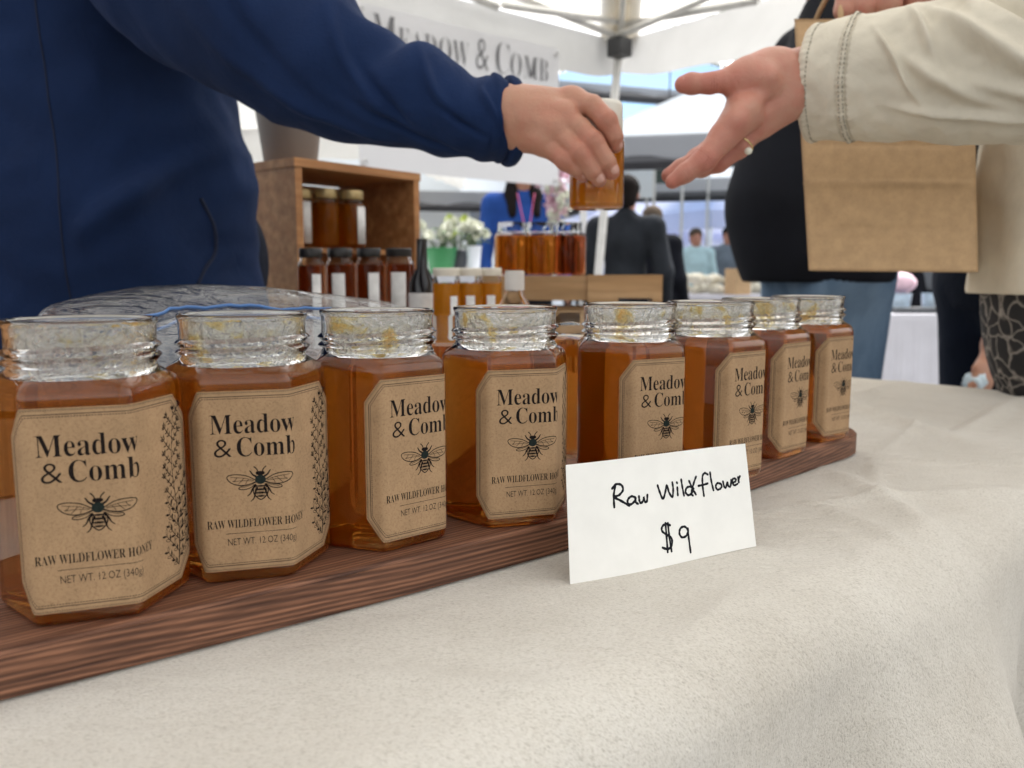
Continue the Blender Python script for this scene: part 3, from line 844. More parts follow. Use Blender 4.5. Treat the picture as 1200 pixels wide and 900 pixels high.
# ------------------------------------------------------------------ price card
def build_card():
    root = empty('price_card', (0, 0, 0))
    ang = lambda v: math.tan(PITCH + math.atan((v - 450) / FPX))
    h = CAMZ - TZ - 0.001
    yl, yr = h / ang(685), h / ang(640)
    BL, BR = P(668, 685, yl), P(886, 640, yr)
    n_out = np.cross(BR - BL, [0, 0, 1.0]); n_out /= np.linalg.norm(n_out)      # towards the camera side
    if n_out[1] > 0: n_out = -n_out
    def top(u, v, B, lean):
        best = None
        for k in np.linspace(-0.02, 0.10, 600):
            p = P(u, v, B[1] + k)
            d = abs((p - B) @ (-n_out) - lean * (p[2] - B[2]))
            if best is None or d < best[0]: best = (d, p)
        return best[1]
    TL, TR = top(663, 545, BL, 0.30), top(873, 520, BR, 0.30)
    root.location = tuple((BL + BR) / 2)
    nu, nv = 36, 16; t = 0.00035
    def pt(u, v, off=0.0):
        p = (BL * (1 - u) + BR * u) * (1 - v) + (TL * (1 - u) + TR * u) * v
        bow = 0.0022 * math.sin(PI * u) * (1 - v) + 0.0006 * math.sin(PI * u * 2)
        return p + n_out * (bow + off) + np.array([0, 0, 0.0003 * math.sin(PI * u) * (1 - v)])
    V = [pt(i / nu, j / nv, t / 2) for i in range(nu + 1) for j in range(nv + 1)] + [pt(i / nu, j / nv, -t / 2) for i in range(nu + 1) for j in range(nv + 1)]
    m = nv + 1; N = (nu + 1) * m; Fc = []
    for i in range(nu):
        for j in range(nv):
            a = i * m + j
            Fc += [(a, a + m, a + m + 1, a + 1), (N + a, N + a + 1, N + a + m + 1, N + a + m)]
    for i in range(nu):
        for j in (0, nv):
            a, b = i * m + j, (i + 1) * m + j
            Fc.append((a, N + a, N + b, b) if j == 0 else (a, b, N + b, N + a))
    for j in range(nv):
        for i in (0, nu):
            a, b = i * m + j, i * m + j + 1
            Fc.append((a, b, N + b, N + a) if i == 0 else (a, N + a, N + b, b))
    c = mesh('card', V, Fc, MAT['card'], root, True, True); autosmooth(c, 30)
    # handwriting, drawn in photo pixels of the card and mapped onto its face
    tl, tr, br, bl = (663, 545), (873, 520), (886, 640), (668, 685)
    def inv(px, py):
        u, v = 0.5, 0.5
        f = lambda u, v: np.array([(bl[k] * (1 - u) + br[k] * u) * (1 - v) + (tl[k] * (1 - u) + tr[k] * u) * v for k in (0, 1)])
        for _ in range(12):
            r = f(u, v) - (px, py)
            J = np.stack([(f(u + 1e-4, v) - f(u, v)) / 1e-4, (f(u, v + 1e-4) - f(u, v)) / 1e-4], 1)
            du = np.linalg.solve(J, r); u -= du[0]; v -= du[1]
        return u, v
    q = lambda X, Y: (640 + X * 400 / 947, 320 + Y * 400 / 947)
    S = [[(176, 592), (172, 620), (173, 652)], [(168, 600), (178, 588), (192, 590), (196, 604), (186, 618), (174, 624), (190, 634), (212, 648)],
         [(228, 625), (218, 622), (209, 630), (208, 641), (217, 644), (227, 634), (229, 626), (229, 638), (235, 643)],
         [(238, 622), (239, 634), (243, 641), (250, 633), (251, 624), (253, 636), (259, 637), (261, 618)],
         [(290, 592), (296, 612), (304, 630), (311, 612), (316, 592), (322, 612), (331, 625), (334, 602), (332, 584)],
         [(346, 598), (347, 620)], [(345, 584), (346, 586)], [(358, 576), (361, 598), (365, 621)],
         [(394, 602), (384, 596), (373, 600), (370, 612), (378, 620), (388, 614), (393, 602)], [(402, 568), (394, 588), (387, 614), (391, 621)], [(381, 580), (390, 600), (400, 618)],
         [(437, 562), (428, 558), (421, 568), (421, 596), (424, 622)], [(408, 594), (422, 591), (436, 587)],
         [(444, 556), (447, 580), (453, 606)],
         [(474, 587), (465, 586), (460, 595), (465, 604), (475, 600), (478, 592), (474, 587)],
         [(482, 581), (486, 596), (491, 597), (495, 583), (499, 594), (505, 593), (507, 576)],
         [(511, 584), (520, 580), (521, 573), (513, 573), (511, 582), (516, 591), (526, 587)],
         [(528, 568), (530, 580), (531, 584), (530, 575), (534, 565)],
         [(322, 703), (311, 699), (300, 706), (299, 719), (312, 729), (325, 739), (325, 757), (314, 768), (299, 764)],
         [(309, 697), (311, 735), (313, 776)], [(316, 697), (319, 735), (324, 774)],
         [(373, 715), (364, 707), (352, 711), (348, 725), (355, 736), (368, 732), (374, 718)], [(373, 712), (375, 740), (379, 777)]]
    bm = bmesh.new()
    for st in S:
        pts = []
        for X, Y in spline(st, 5):
            px, py = q(X, Y); pts.append(inv(px, py))
        W = np.linalg.norm(TR - TL); H = np.linalg.norm(TL - BL)
        p2 = [(u * W, v * H) for u, v in pts]
        stroke_bm(bm, p2, [0.0013 + 0.0002 * math.sin(i * 1.7) for i in range(len(p2))])
        for e in (p2[0], p2[-1]): poly_bm(bm, ell(e[0], e[1], 0.00065, 0.00065, n=10))
    n = 0
    for v in bm.verts:
        n += 1
        v.co = Vector(pt(v.co.x / W, v.co.y / H, t / 2 + 0.00008 + (n % 3) * 0.00001))
    bmesh.ops.recalc_face_normals(bm, faces=bm.faces[:])
    w = finish(bm, 'handwriting', MAT['marker'], root); w.matrix_parent_inverse = pm(root).inverted()
    tag(root, 'white handwritten price card leaning on the board in front of the jars', 'price card')
build_card()

# ------------------------------------------------------------------ goods on the back of the table
def simple_jar(name, label, cat, u, vtop, wpx, y, honey, lid=None, group=None, neck=0.82, vbot=None, hgt=None, fill=0.82, paper=None, round_=0.25, shoulder=0.12, necklen=0.14, rot=0.0):
    """glass jar seen at photo pixel u; its top edge at vtop; width in pixels; standing where vbot or hgt says"""
    p = P(u, vtop, y); r = M(wpx, y) / 2
    zb = P(u, vbot, y)[2] if vbot is not None else p[2] - hgt
    h = p[2] - zb
    o = empty(name, (p[0], y, zb), rot, label, cat, group)
    lh = 0.0
    if lid: lh = 0.13 * h if lid[1] is None else lid[1]
    H = h - lh * 0.5
    z1 = H * (1 - necklen); z0 = z1 - H * shoulder
    prof = [(r * .90, 0), (r * .985, H * .02), (r, H * .05), (r, z0), (r * (neck + 1) / 2 * 1.02, z1 - H * shoulder * .25), (r * neck, z1), (r * neck, H * .985), (r * neck * .96, H)]
    t = min(0.0025, r * 0.06)
    hz = H * fill
    inner = [(r * neck - t, H), (r * neck - t, z1)]
    if hz < z1 - H * shoulder * .25: inner.append((r * (neck + 1) / 2 * 1.02 - t, z1 - H * shoulder * .25))
    if hz < z0: inner.append((r - t, z0))
    inner.append(((r - t if hz < z0 else max(r * neck - t, (r - t) * (1 - (hz - z0) / max(1e-6, z1 - z0) * (1 - neck)) - .001)), hz + .0008)); inner.append((r * .3, hz + .0008))
    MB().lathe(prof + inner, n=32).build('glass_body', MAT['far_glass'], o, True, auto=50)
    hp = [(r * .84, H * .035), (r - t * .8, H * .055)]
    if hz > z0: hp += [(r - t * .8, z0), (max(r * neck - t * .8, (r - t) * (1 - (hz - z0) / (z1 - z0) * (1 - neck)) if hz < z1 else r * neck - t * .8), hz)]
    else: hp += [(r - t * .8, hz)]
    MB().lathe(hp, n=32).build('honey', honey, o, True, auto=50)
    if lid:
        m, _h = lid[0], lid[1]
        L = MB().lathe([(r * neck * 1.06, H - lh * .55), (r * neck * 1.08, H - lh * .5), (r * neck * 1.08, H + lh * .40), (r * neck * 1.02, H + lh * .5)], n=32)
        L.build('lid', m, o, True, auto=40)
    if paper:
        a0, a1, f0, f1 = paper                       # degrees round the jar (-90 faces the camera), from/to height
        n = 14; V = []; Fc = []
        for rr in (r + 0.0004, r + 0.0008):
            for k in range(n + 1):
                a = math.radians(a0 + (a1 - a0) * k / n)
                V += [(rr * math.cos(a), rr * math.sin(a), H * f0), (rr * math.cos(a), rr * math.sin(a), H * f1)]
        N = 2 * (n + 1)
        for k in range(n):
            a = 2 * k
            Fc += [(N + a, N + a + 2, N + a + 3, N + a + 1), (a, a + 1, a + 3, a + 2), (a, a + 2, N + a + 2, N + a), (a + 1, N + a + 1, N + a + 3, a + 3)]
        Fc += [(0, N, N + 1, 1), (2 * n, 2 * n + 1, N + 2 * n + 1, N + 2 * n)]
        mesh('paper_label', V, Fc, MAT['white_label'], o, True)
    return o
TOP = TZ + 0.0005
def on_table(u, vtop, y): return P(u, vtop, y)[2] - TOP
# a second row behind the board
simple_jar('honey_jar', 'small open amber jar in the gap behind the third and fourth labelled jars', 'honey jar', 519, 369, 62, 0.66, MAT['honey'], None, 'small jars standing behind the board', hgt=on_table(519, 369, .66), fill=.80, neck=.84)
simple_jar('honey_jar', 'small open amber jar in the gap behind the fourth and fifth labelled jars', 'honey jar', 668, 363, 58, 0.70, MAT['honey'], None, 'small jars standing behind the board', hgt=on_table(668, 363, .70), fill=.80, neck=.84)

# wooden display box standing on its side, open towards the customers
BOXY = 1.30
bA, bB = P(345, 185, BOXY), P(491, 207, BOXY * 1.16)
bdir = (bB - bA); bdir[2] = 0; BW = float(np.linalg.norm(bdir)); bdir /= BW
brot = math.atan2(bdir[1], bdir[0]); bback = np.array([-bdir[1], bdir[0], 0])
BH = float((bA[2] + bB[2]) / 2 - TOP)
box = empty('wooden_box', (bA[0], bA[1], TOP), brot, 'brown wooden display box with jars on its shelf, beside the vendor', 'display box')
th = 0.013; BD = 0.20
MB().box((th / 2, BD / 2, BH / 2), (th, BD, BH)).build('side_panel', MAT['box_wood'], box)
MB().box((BW - th / 2, BD / 2, BH / 2), (th, BD, BH)).build('side_panel', MAT['box_wood'], box)
MB().box((BW / 2, BD / 2 - 0.001, BH - th / 2 + 0.003), (BW + 0.004, BD + 0.002, th)).build('top_panel', MAT['box_wood'], box)
MB().box((BW / 2, BD / 2, th / 2), (BW - 2 * th, BD - 0.004, th)).build('bottom_panel', MAT['box_wood'], box)
MB().box((BW / 2, BD - 0.005, BH / 2), (BW - 2 * th, 0.008, BH - 2 * th)).build('back_panel', MAT['box_wood'], box)
SHZ = P(345, 289, BOXY)[2] - TOP
MB().box((BW / 2, BD / 2 + 0.01, SHZ - 0.004), (BW - 2 * th, BD - 0.03, 0.008)).build('shelf', MAT['box_wood'], box)
def in_box(x, y): return np.array([bA[0], bA[1], 0]) + bdir * x + bback * y
for name, lb, f, h, lidm, pap in (('honey_jar', 'amber honey jar with gold lid in the middle of the box shelf', 0.40, 0.098, 'gold_lid', None),
                                  ('honey_jar', 'amber honey jar with gold lid, rightmost on the shelf of the wooden box', 0.165, 0.098, 'gold_lid', (-55, -15, .1, .78)),
                                  ('honey_jar', 'amber honey jar with a pale label, leftmost on the shelf of the wooden box', 0.02, 0.105, 'gold_lid', (-75, 10, .08, .85))):
    pass
def shelf_jar(lb, u, y, wpx, vtop, honey, lid, pap, zfloor, group, **kw):
    simple_jar('honey_jar', lb, 'honey jar', u, vtop, wpx, y, honey, (MAT[lid], 0.014), group, vbot=None, hgt=P(u, vtop, y)[2] - zfloor, paper=pap, **kw)
zf = TOP + SHZ + 0.0005
shelf_jar('amber honey jar with a pale label, half hidden behind the box side', 353, 1.375, 27, 222, MAT['honey'], 'gold_lid', (-100, -30, .08, .85), zf, 'jars on the shelf of the wooden box')
shelf_jar('amber honey jar with a gold lid, the unlabelled one on the box shelf', 381, 1.39, 30, 222, MAT['honey'], 'gold_lid', None, zf, 'jars on the shelf of the wooden box')
shelf_jar('amber honey jar with a gold lid and white paper label, right one on the shelf', 411, 1.415, 32, 224, MAT['honey'], 'gold_lid', (-55, -8, .08, .78), zf, 'jars on the shelf of the wooden box')
for k, (u, w, pa) in enumerate(((364, 32, (-75, -38)), (398, 34, (-112, -62)), (432, 33, (-84, -40)), (467, 36, (-112, -58)))):
    lb = ['dark bottle of honey with black lid, first from the left under the shelf', 'dark bottle of honey with black lid, second from the left below the box shelf',
          'dark bottle of honey with black lid, third from the left under the shelf', 'dark bottle of honey with black lid, beside the slim black bottle'][k]
    simple_jar('honey_bottle', lb, 'bottle', u, 291, w, 1.17 + 0.035 * k, MAT['honey_dark'], (MAT['black_lid'], 0.012), 'dark labelled bottles below the box shelf', hgt=P(u, 291, 1.17 + 0.035 * k)[2] - TOP, paper=(pa[0], pa[1], .28, .84), neck=.78, shoulder=.05, necklen=.06, fill=.90)
b = empty('black_bottle', (P(494, 280, 1.2)[0], 1.2, TOP), 0, 'slim black glass bottle with a white label at the corner of the box', 'bottle')
MAT['black_glass'] = mat('black_glass', (0.012, 0.010, 0.010), 0.12, 0.1, 20)
hb = P(494, 280, 1.2)[2] - TOP
MB().lathe([(0.017, 0), (0.019, 0.004), (0.019, hb * .70), (0.008, hb * .80), (0.0075, hb)], n=28).build('bottle_body', MAT['black_glass'], b, True, auto=50)
V = []
MB().lathe([(0.0194, hb * .16), (0.0197, hb * .165), (0.0197, hb * .62), (0.0194, hb * .625)], n=28).build('paper_label', MAT['white_label'], b, True)
for k, (u, w, pa) in enumerate(((523, 32, (-70, -38)), (549, 32, (-98, -62)), (573, 30, (-98, -62)))):
    y = 1.10 + 0.02 * k
    simple_jar('honey_jar', ['light amber lidded jar beside the slim black bottle', 'light amber lidded jar between two alike, in front of the pine crate', 'light amber lidded jar beside the clear squeeze bottle'][k], 'honey jar', u, 314, w, y, MAT['honey_light'],
               (MAT['white_lid'], 0.010), 'light amber jars behind the row', hgt=P(u, 314, y)[2] - TOP, paper=(pa[0], pa[1], .2, .80), neck=.92, fill=.90, shoulder=.04, necklen=.06)
# unseen crate added at the left table end to darken the nearest jar's reflection
sc0 = empty('added_reflection_crate', (-0.60, 0.50, TOP), 0.5, 'brown slatted crate added out of view at the left table end to darken a jar reflection', 'crate')
for z in (.035, .105, .175, .245):
    MB().box((0, -.14, z), (.40, .012, .062)).build('slat', MAT['box_wood'], sc0); MB().box((0, .14, z), (.40, .012, .062)).build('slat', MAT['box_wood'], sc0)
for x in (-.194, .194): MB().box((x, 0, .14), (.012, .266, .28)).build('end_panel', MAT['box_wood'], sc0)
MB().box((0, 0, .008), (.376, .266, .010)).build('bottom_board', MAT['box_wood'], sc0)
# clear squeeze bottle
MAT['clear_plastic'] = glass_mat('clear_plastic', (0.93, 0.94, 0.95), 0.12, 1.15)
MAT['cap_white'] = mat('cap_white', (0.62, 0.59, 0.55), 0.5)
MAT['pink'] = mat('pink_paper', (0.62, 0.16, 0.22), 0.6)
y = 0.98; p = P(603, 317, y); hb = p[2] - TOP; b = empty('squeeze_bottle', (p[0], y, TOP), 0, 'clear plastic squeeze bottle with a pale cap and pink label', 'bottle')
MB().lathe([(0.020, 0), (0.0225, 0.004), (0.0225, hb * .64), (0.020, hb * .73), (0.011, hb * .82), (0.0105, hb * .86)], n=30).build('bottle_body', MAT['clear_plastic'], b, True, auto=60)
MB().lathe([(0.0112, hb * .855), (0.0115, hb * .87), (0.0112, hb * .99), (0.0105, hb)], n=24).build('cap', MAT['cap_white'], b, True, auto=40)
MB().lathe([(0.0227, hb * .35), (0.0230, hb * .355), (0.0230, hb * .60), (0.0227, hb * .605)], n=30).build('pink_label', MAT['pink'], b, True)

# pine crate with three gallon jars on it
cy = 1.42
cL, cR = P(560, 322, cy), P(776, 322, cy * 0.985)
CW = float(np.linalg.norm((cR - cL)[:2])); CH = float(cR[2] - TOP)
crate = empty('pine_crate', (cL[0], cL[1], TOP), math.atan2(cR[1] - cL[1], cR[0] - cL[0]), 'pale pine slatted crate with a dark hand hole, carrying three big jars', 'crate')
CDp = 0.13
for z in np.linspace(0.022, CH - 0.022, 3):
    MB().box((CW * .31, 0.006, z), (CW * .62, 0.010, 0.041)).build('slat', MAT['crate_wood'], crate)
    MB().box((CW * .5, CDp, z), (CW - 0.02, 0.010, 0.041)).build('slat', MAT['crate_wood'], crate)
# the crate's end with its hand hole, turned to the camera
x0, x1 = CW * .60, CW
hx0, hx1, hz0, hz1 = P(723, 358, cy)[0], P(762, 358, cy)[0], P(740, 364, cy)[2], P(740, 349, cy)[2]
hx0 -= cL[0]; hx1 -= cL[0]; hz0 -= TOP; hz1 -= TOP
m = MB()
m.box(((x0 + hx0) / 2, 0, CH / 2), (hx0 - x0, 0.016, CH)); m.box(((x1 + hx1) / 2, 0, CH / 2), (x1 - hx1, 0.016, CH))
m.box(((hx0 + hx1) / 2, 0, (CH + hz1) / 2), (hx1 - hx0, 0.016, CH - hz1)); m.box(((hx0 + hx1) / 2, 0, hz0 / 2), (hx1 - hx0, 0.016, hz0))
m.build('end_panel', MAT['crate_wood'], crate)
MB().box((CW - 0.006, CDp / 2, CH / 2), (0.010, CDp - 0.02, CH)).build('end_panel', MAT['crate_wood'], crate)
MB().box((0.006, CDp / 2, CH / 2), (0.010, CDp - 0.02, CH)).build('end_panel', MAT['crate_wood'], crate)
MB().box((CW / 2, CDp / 2, CH - 0.006), (CW - 0.024, CDp - 0.016, 0.008)).build('top_board', MAT['crate_wood'], crate)
for k, (u, dk) in enumerate(((600, 0), (633, 0), (667, 1))):
    simple_jar('gallon_jar', ['big open jar of amber honey on the crate, nearest the wooden box', 'big open jar of amber honey, middle one of three on the pine crate', 'big open jar of the darkest honey, on the pine crate'][k], 'honey jar', u, 261, 41 - k, cy + 0.05,
               MAT['honey_dark'] if dk else MAT['honey'], None, 'big jars on the pine crate', hgt=P(u, 261, cy + .05)[2] - (TOP + CH), neck=.80, fill=.74, shoulder=.12, necklen=.17)
# grey tapered bucket on the box
y = 1.46; pt_, pb_ = P(338, 112, y), P(338, 186, y)
zb = TOP + BH + 0.0035
b = empty('grey_bucket', (pt_[0], y, zb), 0, 'grey tapered bucket standing on top of the wooden box', 'bucket')
MAT['bucket'] = mat('grey_bucket', (0.19, 0.175, 0.165), 0.5, 0.06, 6)
hB = 0.16; r1, r0 = M(86, y) / 2, M(58, y) / 2
MB().lathe([(r0 * .95, 0), (r0, 0.003), (r1, hB), (r1 + 0.004, hB + 0.001), (r1 + 0.004, hB + 0.008), (r1 - 0.003, hB + 0.008), (r0 - 0.003, 0.006)], n=40).build('bucket_body', MAT['bucket'], b, True, auto=40)

# ------------------------------------------------------------------ zip bags behind the first jars
def plastic_film():
    m = bpy.data.materials.new('thin_plastic'); m.use_nodes = True
    nt = m.node_tree; b = nt.nodes['Principled BSDF']; out = nt.nodes['Material Output']
    tr = nt.nodes.new('ShaderNodeBsdfTransparent'); tr.inputs[0].default_value = (0.93, 0.95, 0.97, 1)
    c = coords(nt, 'Object', scale=(0.5, 1.4, 2.8), rot=(0, 0, -.3))
    f = noise_t(nt, c, 20, 5, 0.6, 0.8)
    nb = bump(nt, None, f, 0.8, 0.010)
    gl = nt.nodes.new('ShaderNodeBsdfGlossy'); gl.inputs['Roughness'].default_value = 0.09
    nt.links.new(nb, gl.inputs['Normal'])
    lw = nt.nodes.new('ShaderNodeLayerWeight'); lw.inputs[0].default_value = 0.35; nt.links.new(nb, lw.inputs['Normal'])
    rr = ramp(nt, lw.outputs['Facing'], [(0.0, (0.05,) * 3), (0.5, (0.20,) * 3), (0.95, (0.85,) * 3)])
    mx = nt.nodes.new('ShaderNodeMixShader'); nt.links.new(rr, mx.inputs[0])
    nt.links.new(tr.outputs[0], mx.inputs[1]); nt.links.new(gl.outputs[0], mx.inputs[2])
    nt.links.new(mx.outputs[0], out.inputs['Surface'])
    return m
MAT['film'] = plastic_film()
MAT['zip_blue'] = mat('blue_zip', (0.05, 0.14, 0.34), 0.35)
def zip_bag(label, ridge, y0, y1, depth, seed, strip=True):
    """a puffed thin bag; ridge = the photo line of its crest, y0..y1 how far away its two ends lie"""
    rp = []
    for k, (u, v) in enumerate(ridge):
        y = y0 + (y1 - y0) * (u - ridge[0][0]) / (ridge[-1][0] - ridge[0][0]); rp.append(P(u, v, y))
    rp = np.array(spline([tuple(p) for p in rp], 12)) if False else np.array(rp)
    L = np.linspace(0, 1, 110); seg = np.linspace(0, 1, len(rp))
    ss = L
    crest = np.stack([np.interp(L, seg, rp[:, k]) for k in range(3)], 1)
    for _ in range(3): crest[1:-1] = (crest[:-2] + crest[1:-1] * 2 + crest[2:]) / 4
    d = crest[-1] - crest[0]; uy = np.array([-d[1], d[0], 0]); uy /= np.linalg.norm(uy)
    o = empty('zip_bag', tuple((crest[0] * V3_(1, 1, 0) + crest[-1] * V3_(1, 1, 0)) / 2 + V3_(0, 0, TOP)), 0, label, 'plastic bag', 'clear zip bags behind the first jars')
    nu, nv = len(crest) - 1, 56; V = []; Fc = []
    for i in range(nu + 1):
        for j in range(nv + 1):
            t = j / nv; th = PI * t
            # cross-section: up the near side, over the crest, down the far side
            w = vnoise((i * .045, t * 4.5, 0), 1.0, seed) * .016 + vnoise((i * .12, t * 9, 0), 1.0, seed + 4) * .007 + abs(vnoise((i * .22, t * 3, 0), 1.0, seed + 8)) * .010
            yy = -math.cos(th); hh = math.sin(th) ** .7 if 0 < t < 1 else 0
            H = crest[i][2] - TOP - .001
            p = crest[i] + uy * (yy * depth * .5 + w * (1 - .5 * hh)); p = p.copy()
            p[2] = TOP + .001 + H * hh + w * .6 * (1 - hh ** 6) * (hh > .02)
            V.append(p)
    m = nv + 1
    for i in range(nu):
        for j in range(nv): a = i * m + j; Fc.append((a, a + m, a + m + 1, a + 1))
    mesh('plastic_film', V, Fc, MAT['film'], o, True, True)
    if strip:
        for j in (16, 18):
            pts = [V[i * m + j] + V3_(0, 0, .0008) for i in range(6, nu - 30, 2)]
            MB().tube(pts, 0.0011, 6).build('zip_strip', MAT['zip_blue'], o, True, True)
    return o
V3_ = lambda *a: np.array(a, float)
zip_bag('crumpled clear zip bag with blue seal lines, puffed up behind the two nearest jars', [(28, 385), (60, 358), (110, 344), (170, 335), (235, 332), (310, 336), (380, 344), (430, 350), (450, 353)], .50, .66, .15, 1.0)
zip_bag('flatter clear zip bag lying in front of the puffed one, between the first jars', [(150, 392), (190, 372), (250, 366), (320, 362), (380, 368), (420, 380)], .47, .57, .10, 6.0, False)
zip_bag('small crumple of clear bag at the left edge beside the nearest jar', [(-60, 400), (-20, 405), (10, 430), (20, 470)], .40, .44, .08, 9.0, False)

# ------------------------------------------------------------------ people: materials
def skin_mat(name, base, red):
    m, nt, b = newmat(name)
    c = coords(nt)
    f = noise_t(nt, c, 55, 5, 0.6, 0.6); g = noise_t(nt, c, 900, 3, 0.6)
    a = ramp(nt, f, [(0.3, base), (0.55, tuple((x + y) / 2 for x, y in zip(base, red))), (0.75, red)])
    at = nt.nodes.new('ShaderNodeAttribute'); at.attribute_name = 'blush'
    a = mixc(nt, at.outputs['Fac'], a, (red[0] * .92, red[1] * .62, red[2] * .62))
    nt.links.new(a, b.inputs['Base Color'])
    setp(b, Roughness=0.50, Subsurface_Weight=0.15, Subsurface_Scale=0.004, Specular_IOR_Level=0.4)
    b.inputs['Subsurface Radius'].default_value = (1.0, 0.35, 0.2)
    n1 = bump(nt, None, g, 0.25, 0.0004)
    bump(nt, b, noise_t(nt, c, 150, 5, 0.65, 1.4), 0.55, 0.0016, n1)
    return m
MAT['skin_a'] = skin_mat('skin_tan', (0.45, 0.25, 0.16), (0.46, 0.20, 0.13))
MAT['skin_b'] = skin_mat('skin_rosy', (0.49, 0.255, 0.178), (0.49, 0.19, 0.135))
MAT['nail'] = mat('fingernail', (0.57, 0.32, 0.25), 0.25, 0.05, 200)
def fabric(name, col, sheen=0.2, bs=0.35, bscale=500, bdist=0.0008, var=0.10, vs=10, rough=0.9, big=0.0):
    m, nt, b = newmat(name)
    c = coords(nt)
    f = noise_t(nt, c, vs, 5)
    lo = tuple(x * (1 - var) for x in col); hi = tuple(min(1, x * (1 + var)) for x in col)
    nt.links.new(ramp(nt, f, [(0.3, lo), (0.7, hi)]), b.inputs['Base Color'])
    setp(b, Roughness=rough, Sheen_Weight=sheen, Sheen_Roughness=0.4, Specular_IOR_Level=0.15)
    b.inputs['Sheen Tint'].default_value = (*[min(1, x * 3 + 0.1) for x in col], 1)
    n1 = bump(nt, None, noise_t(nt, c, bscale, 3, 0.7), bs, bdist)
    if big: bump(nt, b, noise_t(nt, coords(nt, 'Object', scale=(1, 1, 0.6)), 16, 4, 0.55, 0.8), 0.6, big, n1)
    else: nt.links.new(n1, b.inputs['Normal'])
    return m
MAT['navy'] = fabric('navy_fleece', (0.0085, 0.021, 0.066), 0.22, 0.5, 380, 0.0012, 0.18, 9, big=0.006)
MAT['navy_seam'] = mat('navy_seam', (0.004, 0.009, 0.03), 0.9)
MAT['beige'] = fabric('beige_cotton', (0.62, 0.565, 0.455), 0.05, 0.45, 700, 0.0006, 0.09, 22, 0.85, big=0.007)
MAT['beige_thread'] = mat('beige_thread', (0.30, 0.27, 0.21), 0.9)
MAT['black_cloth'] = fabric('black_cloth', (0.008, 0.009, 0.013), 0.1, 0.3, 300, 0.001, 0.2)
MAT['dark_navy'] = fabric('dark_navy_coat', (0.010, 0.014, 0.026), 0.15, 0.3, 200, 0.001, 0.2, big=0.01)
def denim():
    m, nt, b = newmat('blue_denim')
    f = noise_t(nt, coords(nt, 'Object', scale=(1, 1, 0.35)), 9, 5, 0.6, 0.5)
    g = noise_t(nt, coords(nt), 500, 2)
    a = ramp(nt, f, [(0.3, (0.065, 0.115, 0.19)), (0.65, (0.17, 0.25, 0.35))])
    nt.links.new(mixc(nt, 0.4, a, ramp(nt, g, [(0.3, (0.6, 0.6, 0.62)), (0.7, (1, 1, 1))]), 'MULTIPLY'), b.inputs['Base Color'])
    setp(b, Roughness=0.9, Specular_IOR_Level=0.15)
    return m
MAT['denim'] = denim()
MAT['hair_dark'] = fabric('dark_hair', (0.012, 0.009, 0.008), 0.1, 0.6, 200, 0.002, 0.4)
MAT['hair_grey'] = fabric('greying_brown_hair', (0.10, 0.075, 0.055), 0.1, 0.6, 200, 0.002, 0.3)
MAT['eye'] = mat('eye_dark', (0.02, 0.015, 0.012), 0.2)

def V3(*a): return np.array(a, float)
def loft(name, ctr, rads, m, parent, nseg=96, sub=6, disp=None, up=(0, 0, 1), cap=(False, False), squash=1.0, lip=0.0, world=True):
    """a sleeve or trunk through centre points; rads = radius or (in-plane, depth) pairs; disp(u, ang, p) pushes the cloth in and out"""
    pts = [tuple(c) for c in ctr]
    def sp(vals):
        out = []; vals = [np.array(v, float).reshape(-1) for v in vals]; Pn = [2 * vals[0] - vals[1]] + vals + [2 * vals[-1] - vals[-2]]
        for i in range(1, len(Pn) - 2):
            p0, p1, p2, p3 = Pn[i - 1:i + 3]
            for k in range(sub):
                t = k / sub
                out.append(0.5 * ((2 * p1) + (-p0 + p2) * t + (2 * p0 - 5 * p1 + 4 * p2 - p3) * t * t + (-p0 + 3 * p1 - 3 * p2 + p3) * t ** 3))
        out.append(vals[-1]); return out
    C = sp(pts); Rr = sp([(r, r * squash) if not hasattr(r, '__len__') else r for r in rads])
    n = len(C); V = []
    for i in range(n):
        t = C[min(i + 1, n - 1)] - C[max(i - 1, 0)]; t /= np.linalg.norm(t)
        side = np.cross(t, np.array(up, float)); side /= np.linalg.norm(side)        # horizontal, across
        vert = np.cross(side, t)
        for k in range(nseg):
            a = 2 * PI * k / nseg
            d = vert * math.cos(a) * Rr[i][0] + side * math.sin(a) * Rr[i][1]
            p = C[i] + d
            if disp: p = p + d / np.linalg.norm(d) * disp(i / (n - 1), a, p)
            V.append(p)
    Fc = []
    for i in range(n - 1):
        for k in range(nseg):
            a, b = i * nseg + k, i * nseg + (k + 1) % nseg
            Fc.append((a, b, b + nseg, a + nseg))
    if lip:       # fold the cloth inside at the far end so it has an edge
        base = (n - 1) * nseg
        for q, (s, back) in enumerate(((1 - 0.35 * lip / Rr[-1][0], -0.35 * lip), (1 - lip / Rr[-1][0], 0.0), (1 - 1.2 * lip / Rr[-1][0], 0.03))):
            tdir = C[-1] - C[-2]; tdir /= np.linalg.norm(tdir); st = len(V)
            for k in range(nseg): V.append(C[-1] + (V[base + k] - C[-1]) * s - tdir * back)
            prev = base if q == 0 else st - nseg
            for k in range(nseg):
                a, b = prev + k, prev + (k + 1) % nseg
                Fc.append((a, b, st + (k + 1) % nseg, st + k))
    if cap[0]: Fc.append(tuple(range(nseg))[::-1])
    if cap[1] and not lip: Fc.append(tuple((n - 1) * nseg + k for k in range(nseg)))
    o = mesh(name, V, Fc, m, parent, True, world)
    bm = bmesh.new(); bm.from_mesh(o.data); bmesh.ops.recalc_face_normals(bm, faces=bm.faces[:]); bm.to_mesh(o.data); bm.free()
    return o, V, C
def gauss(x, c, w): return math.exp(-((x - c) / w) ** 2)
def angd(a, b): return (a - b + PI) % (2 * PI) - PI

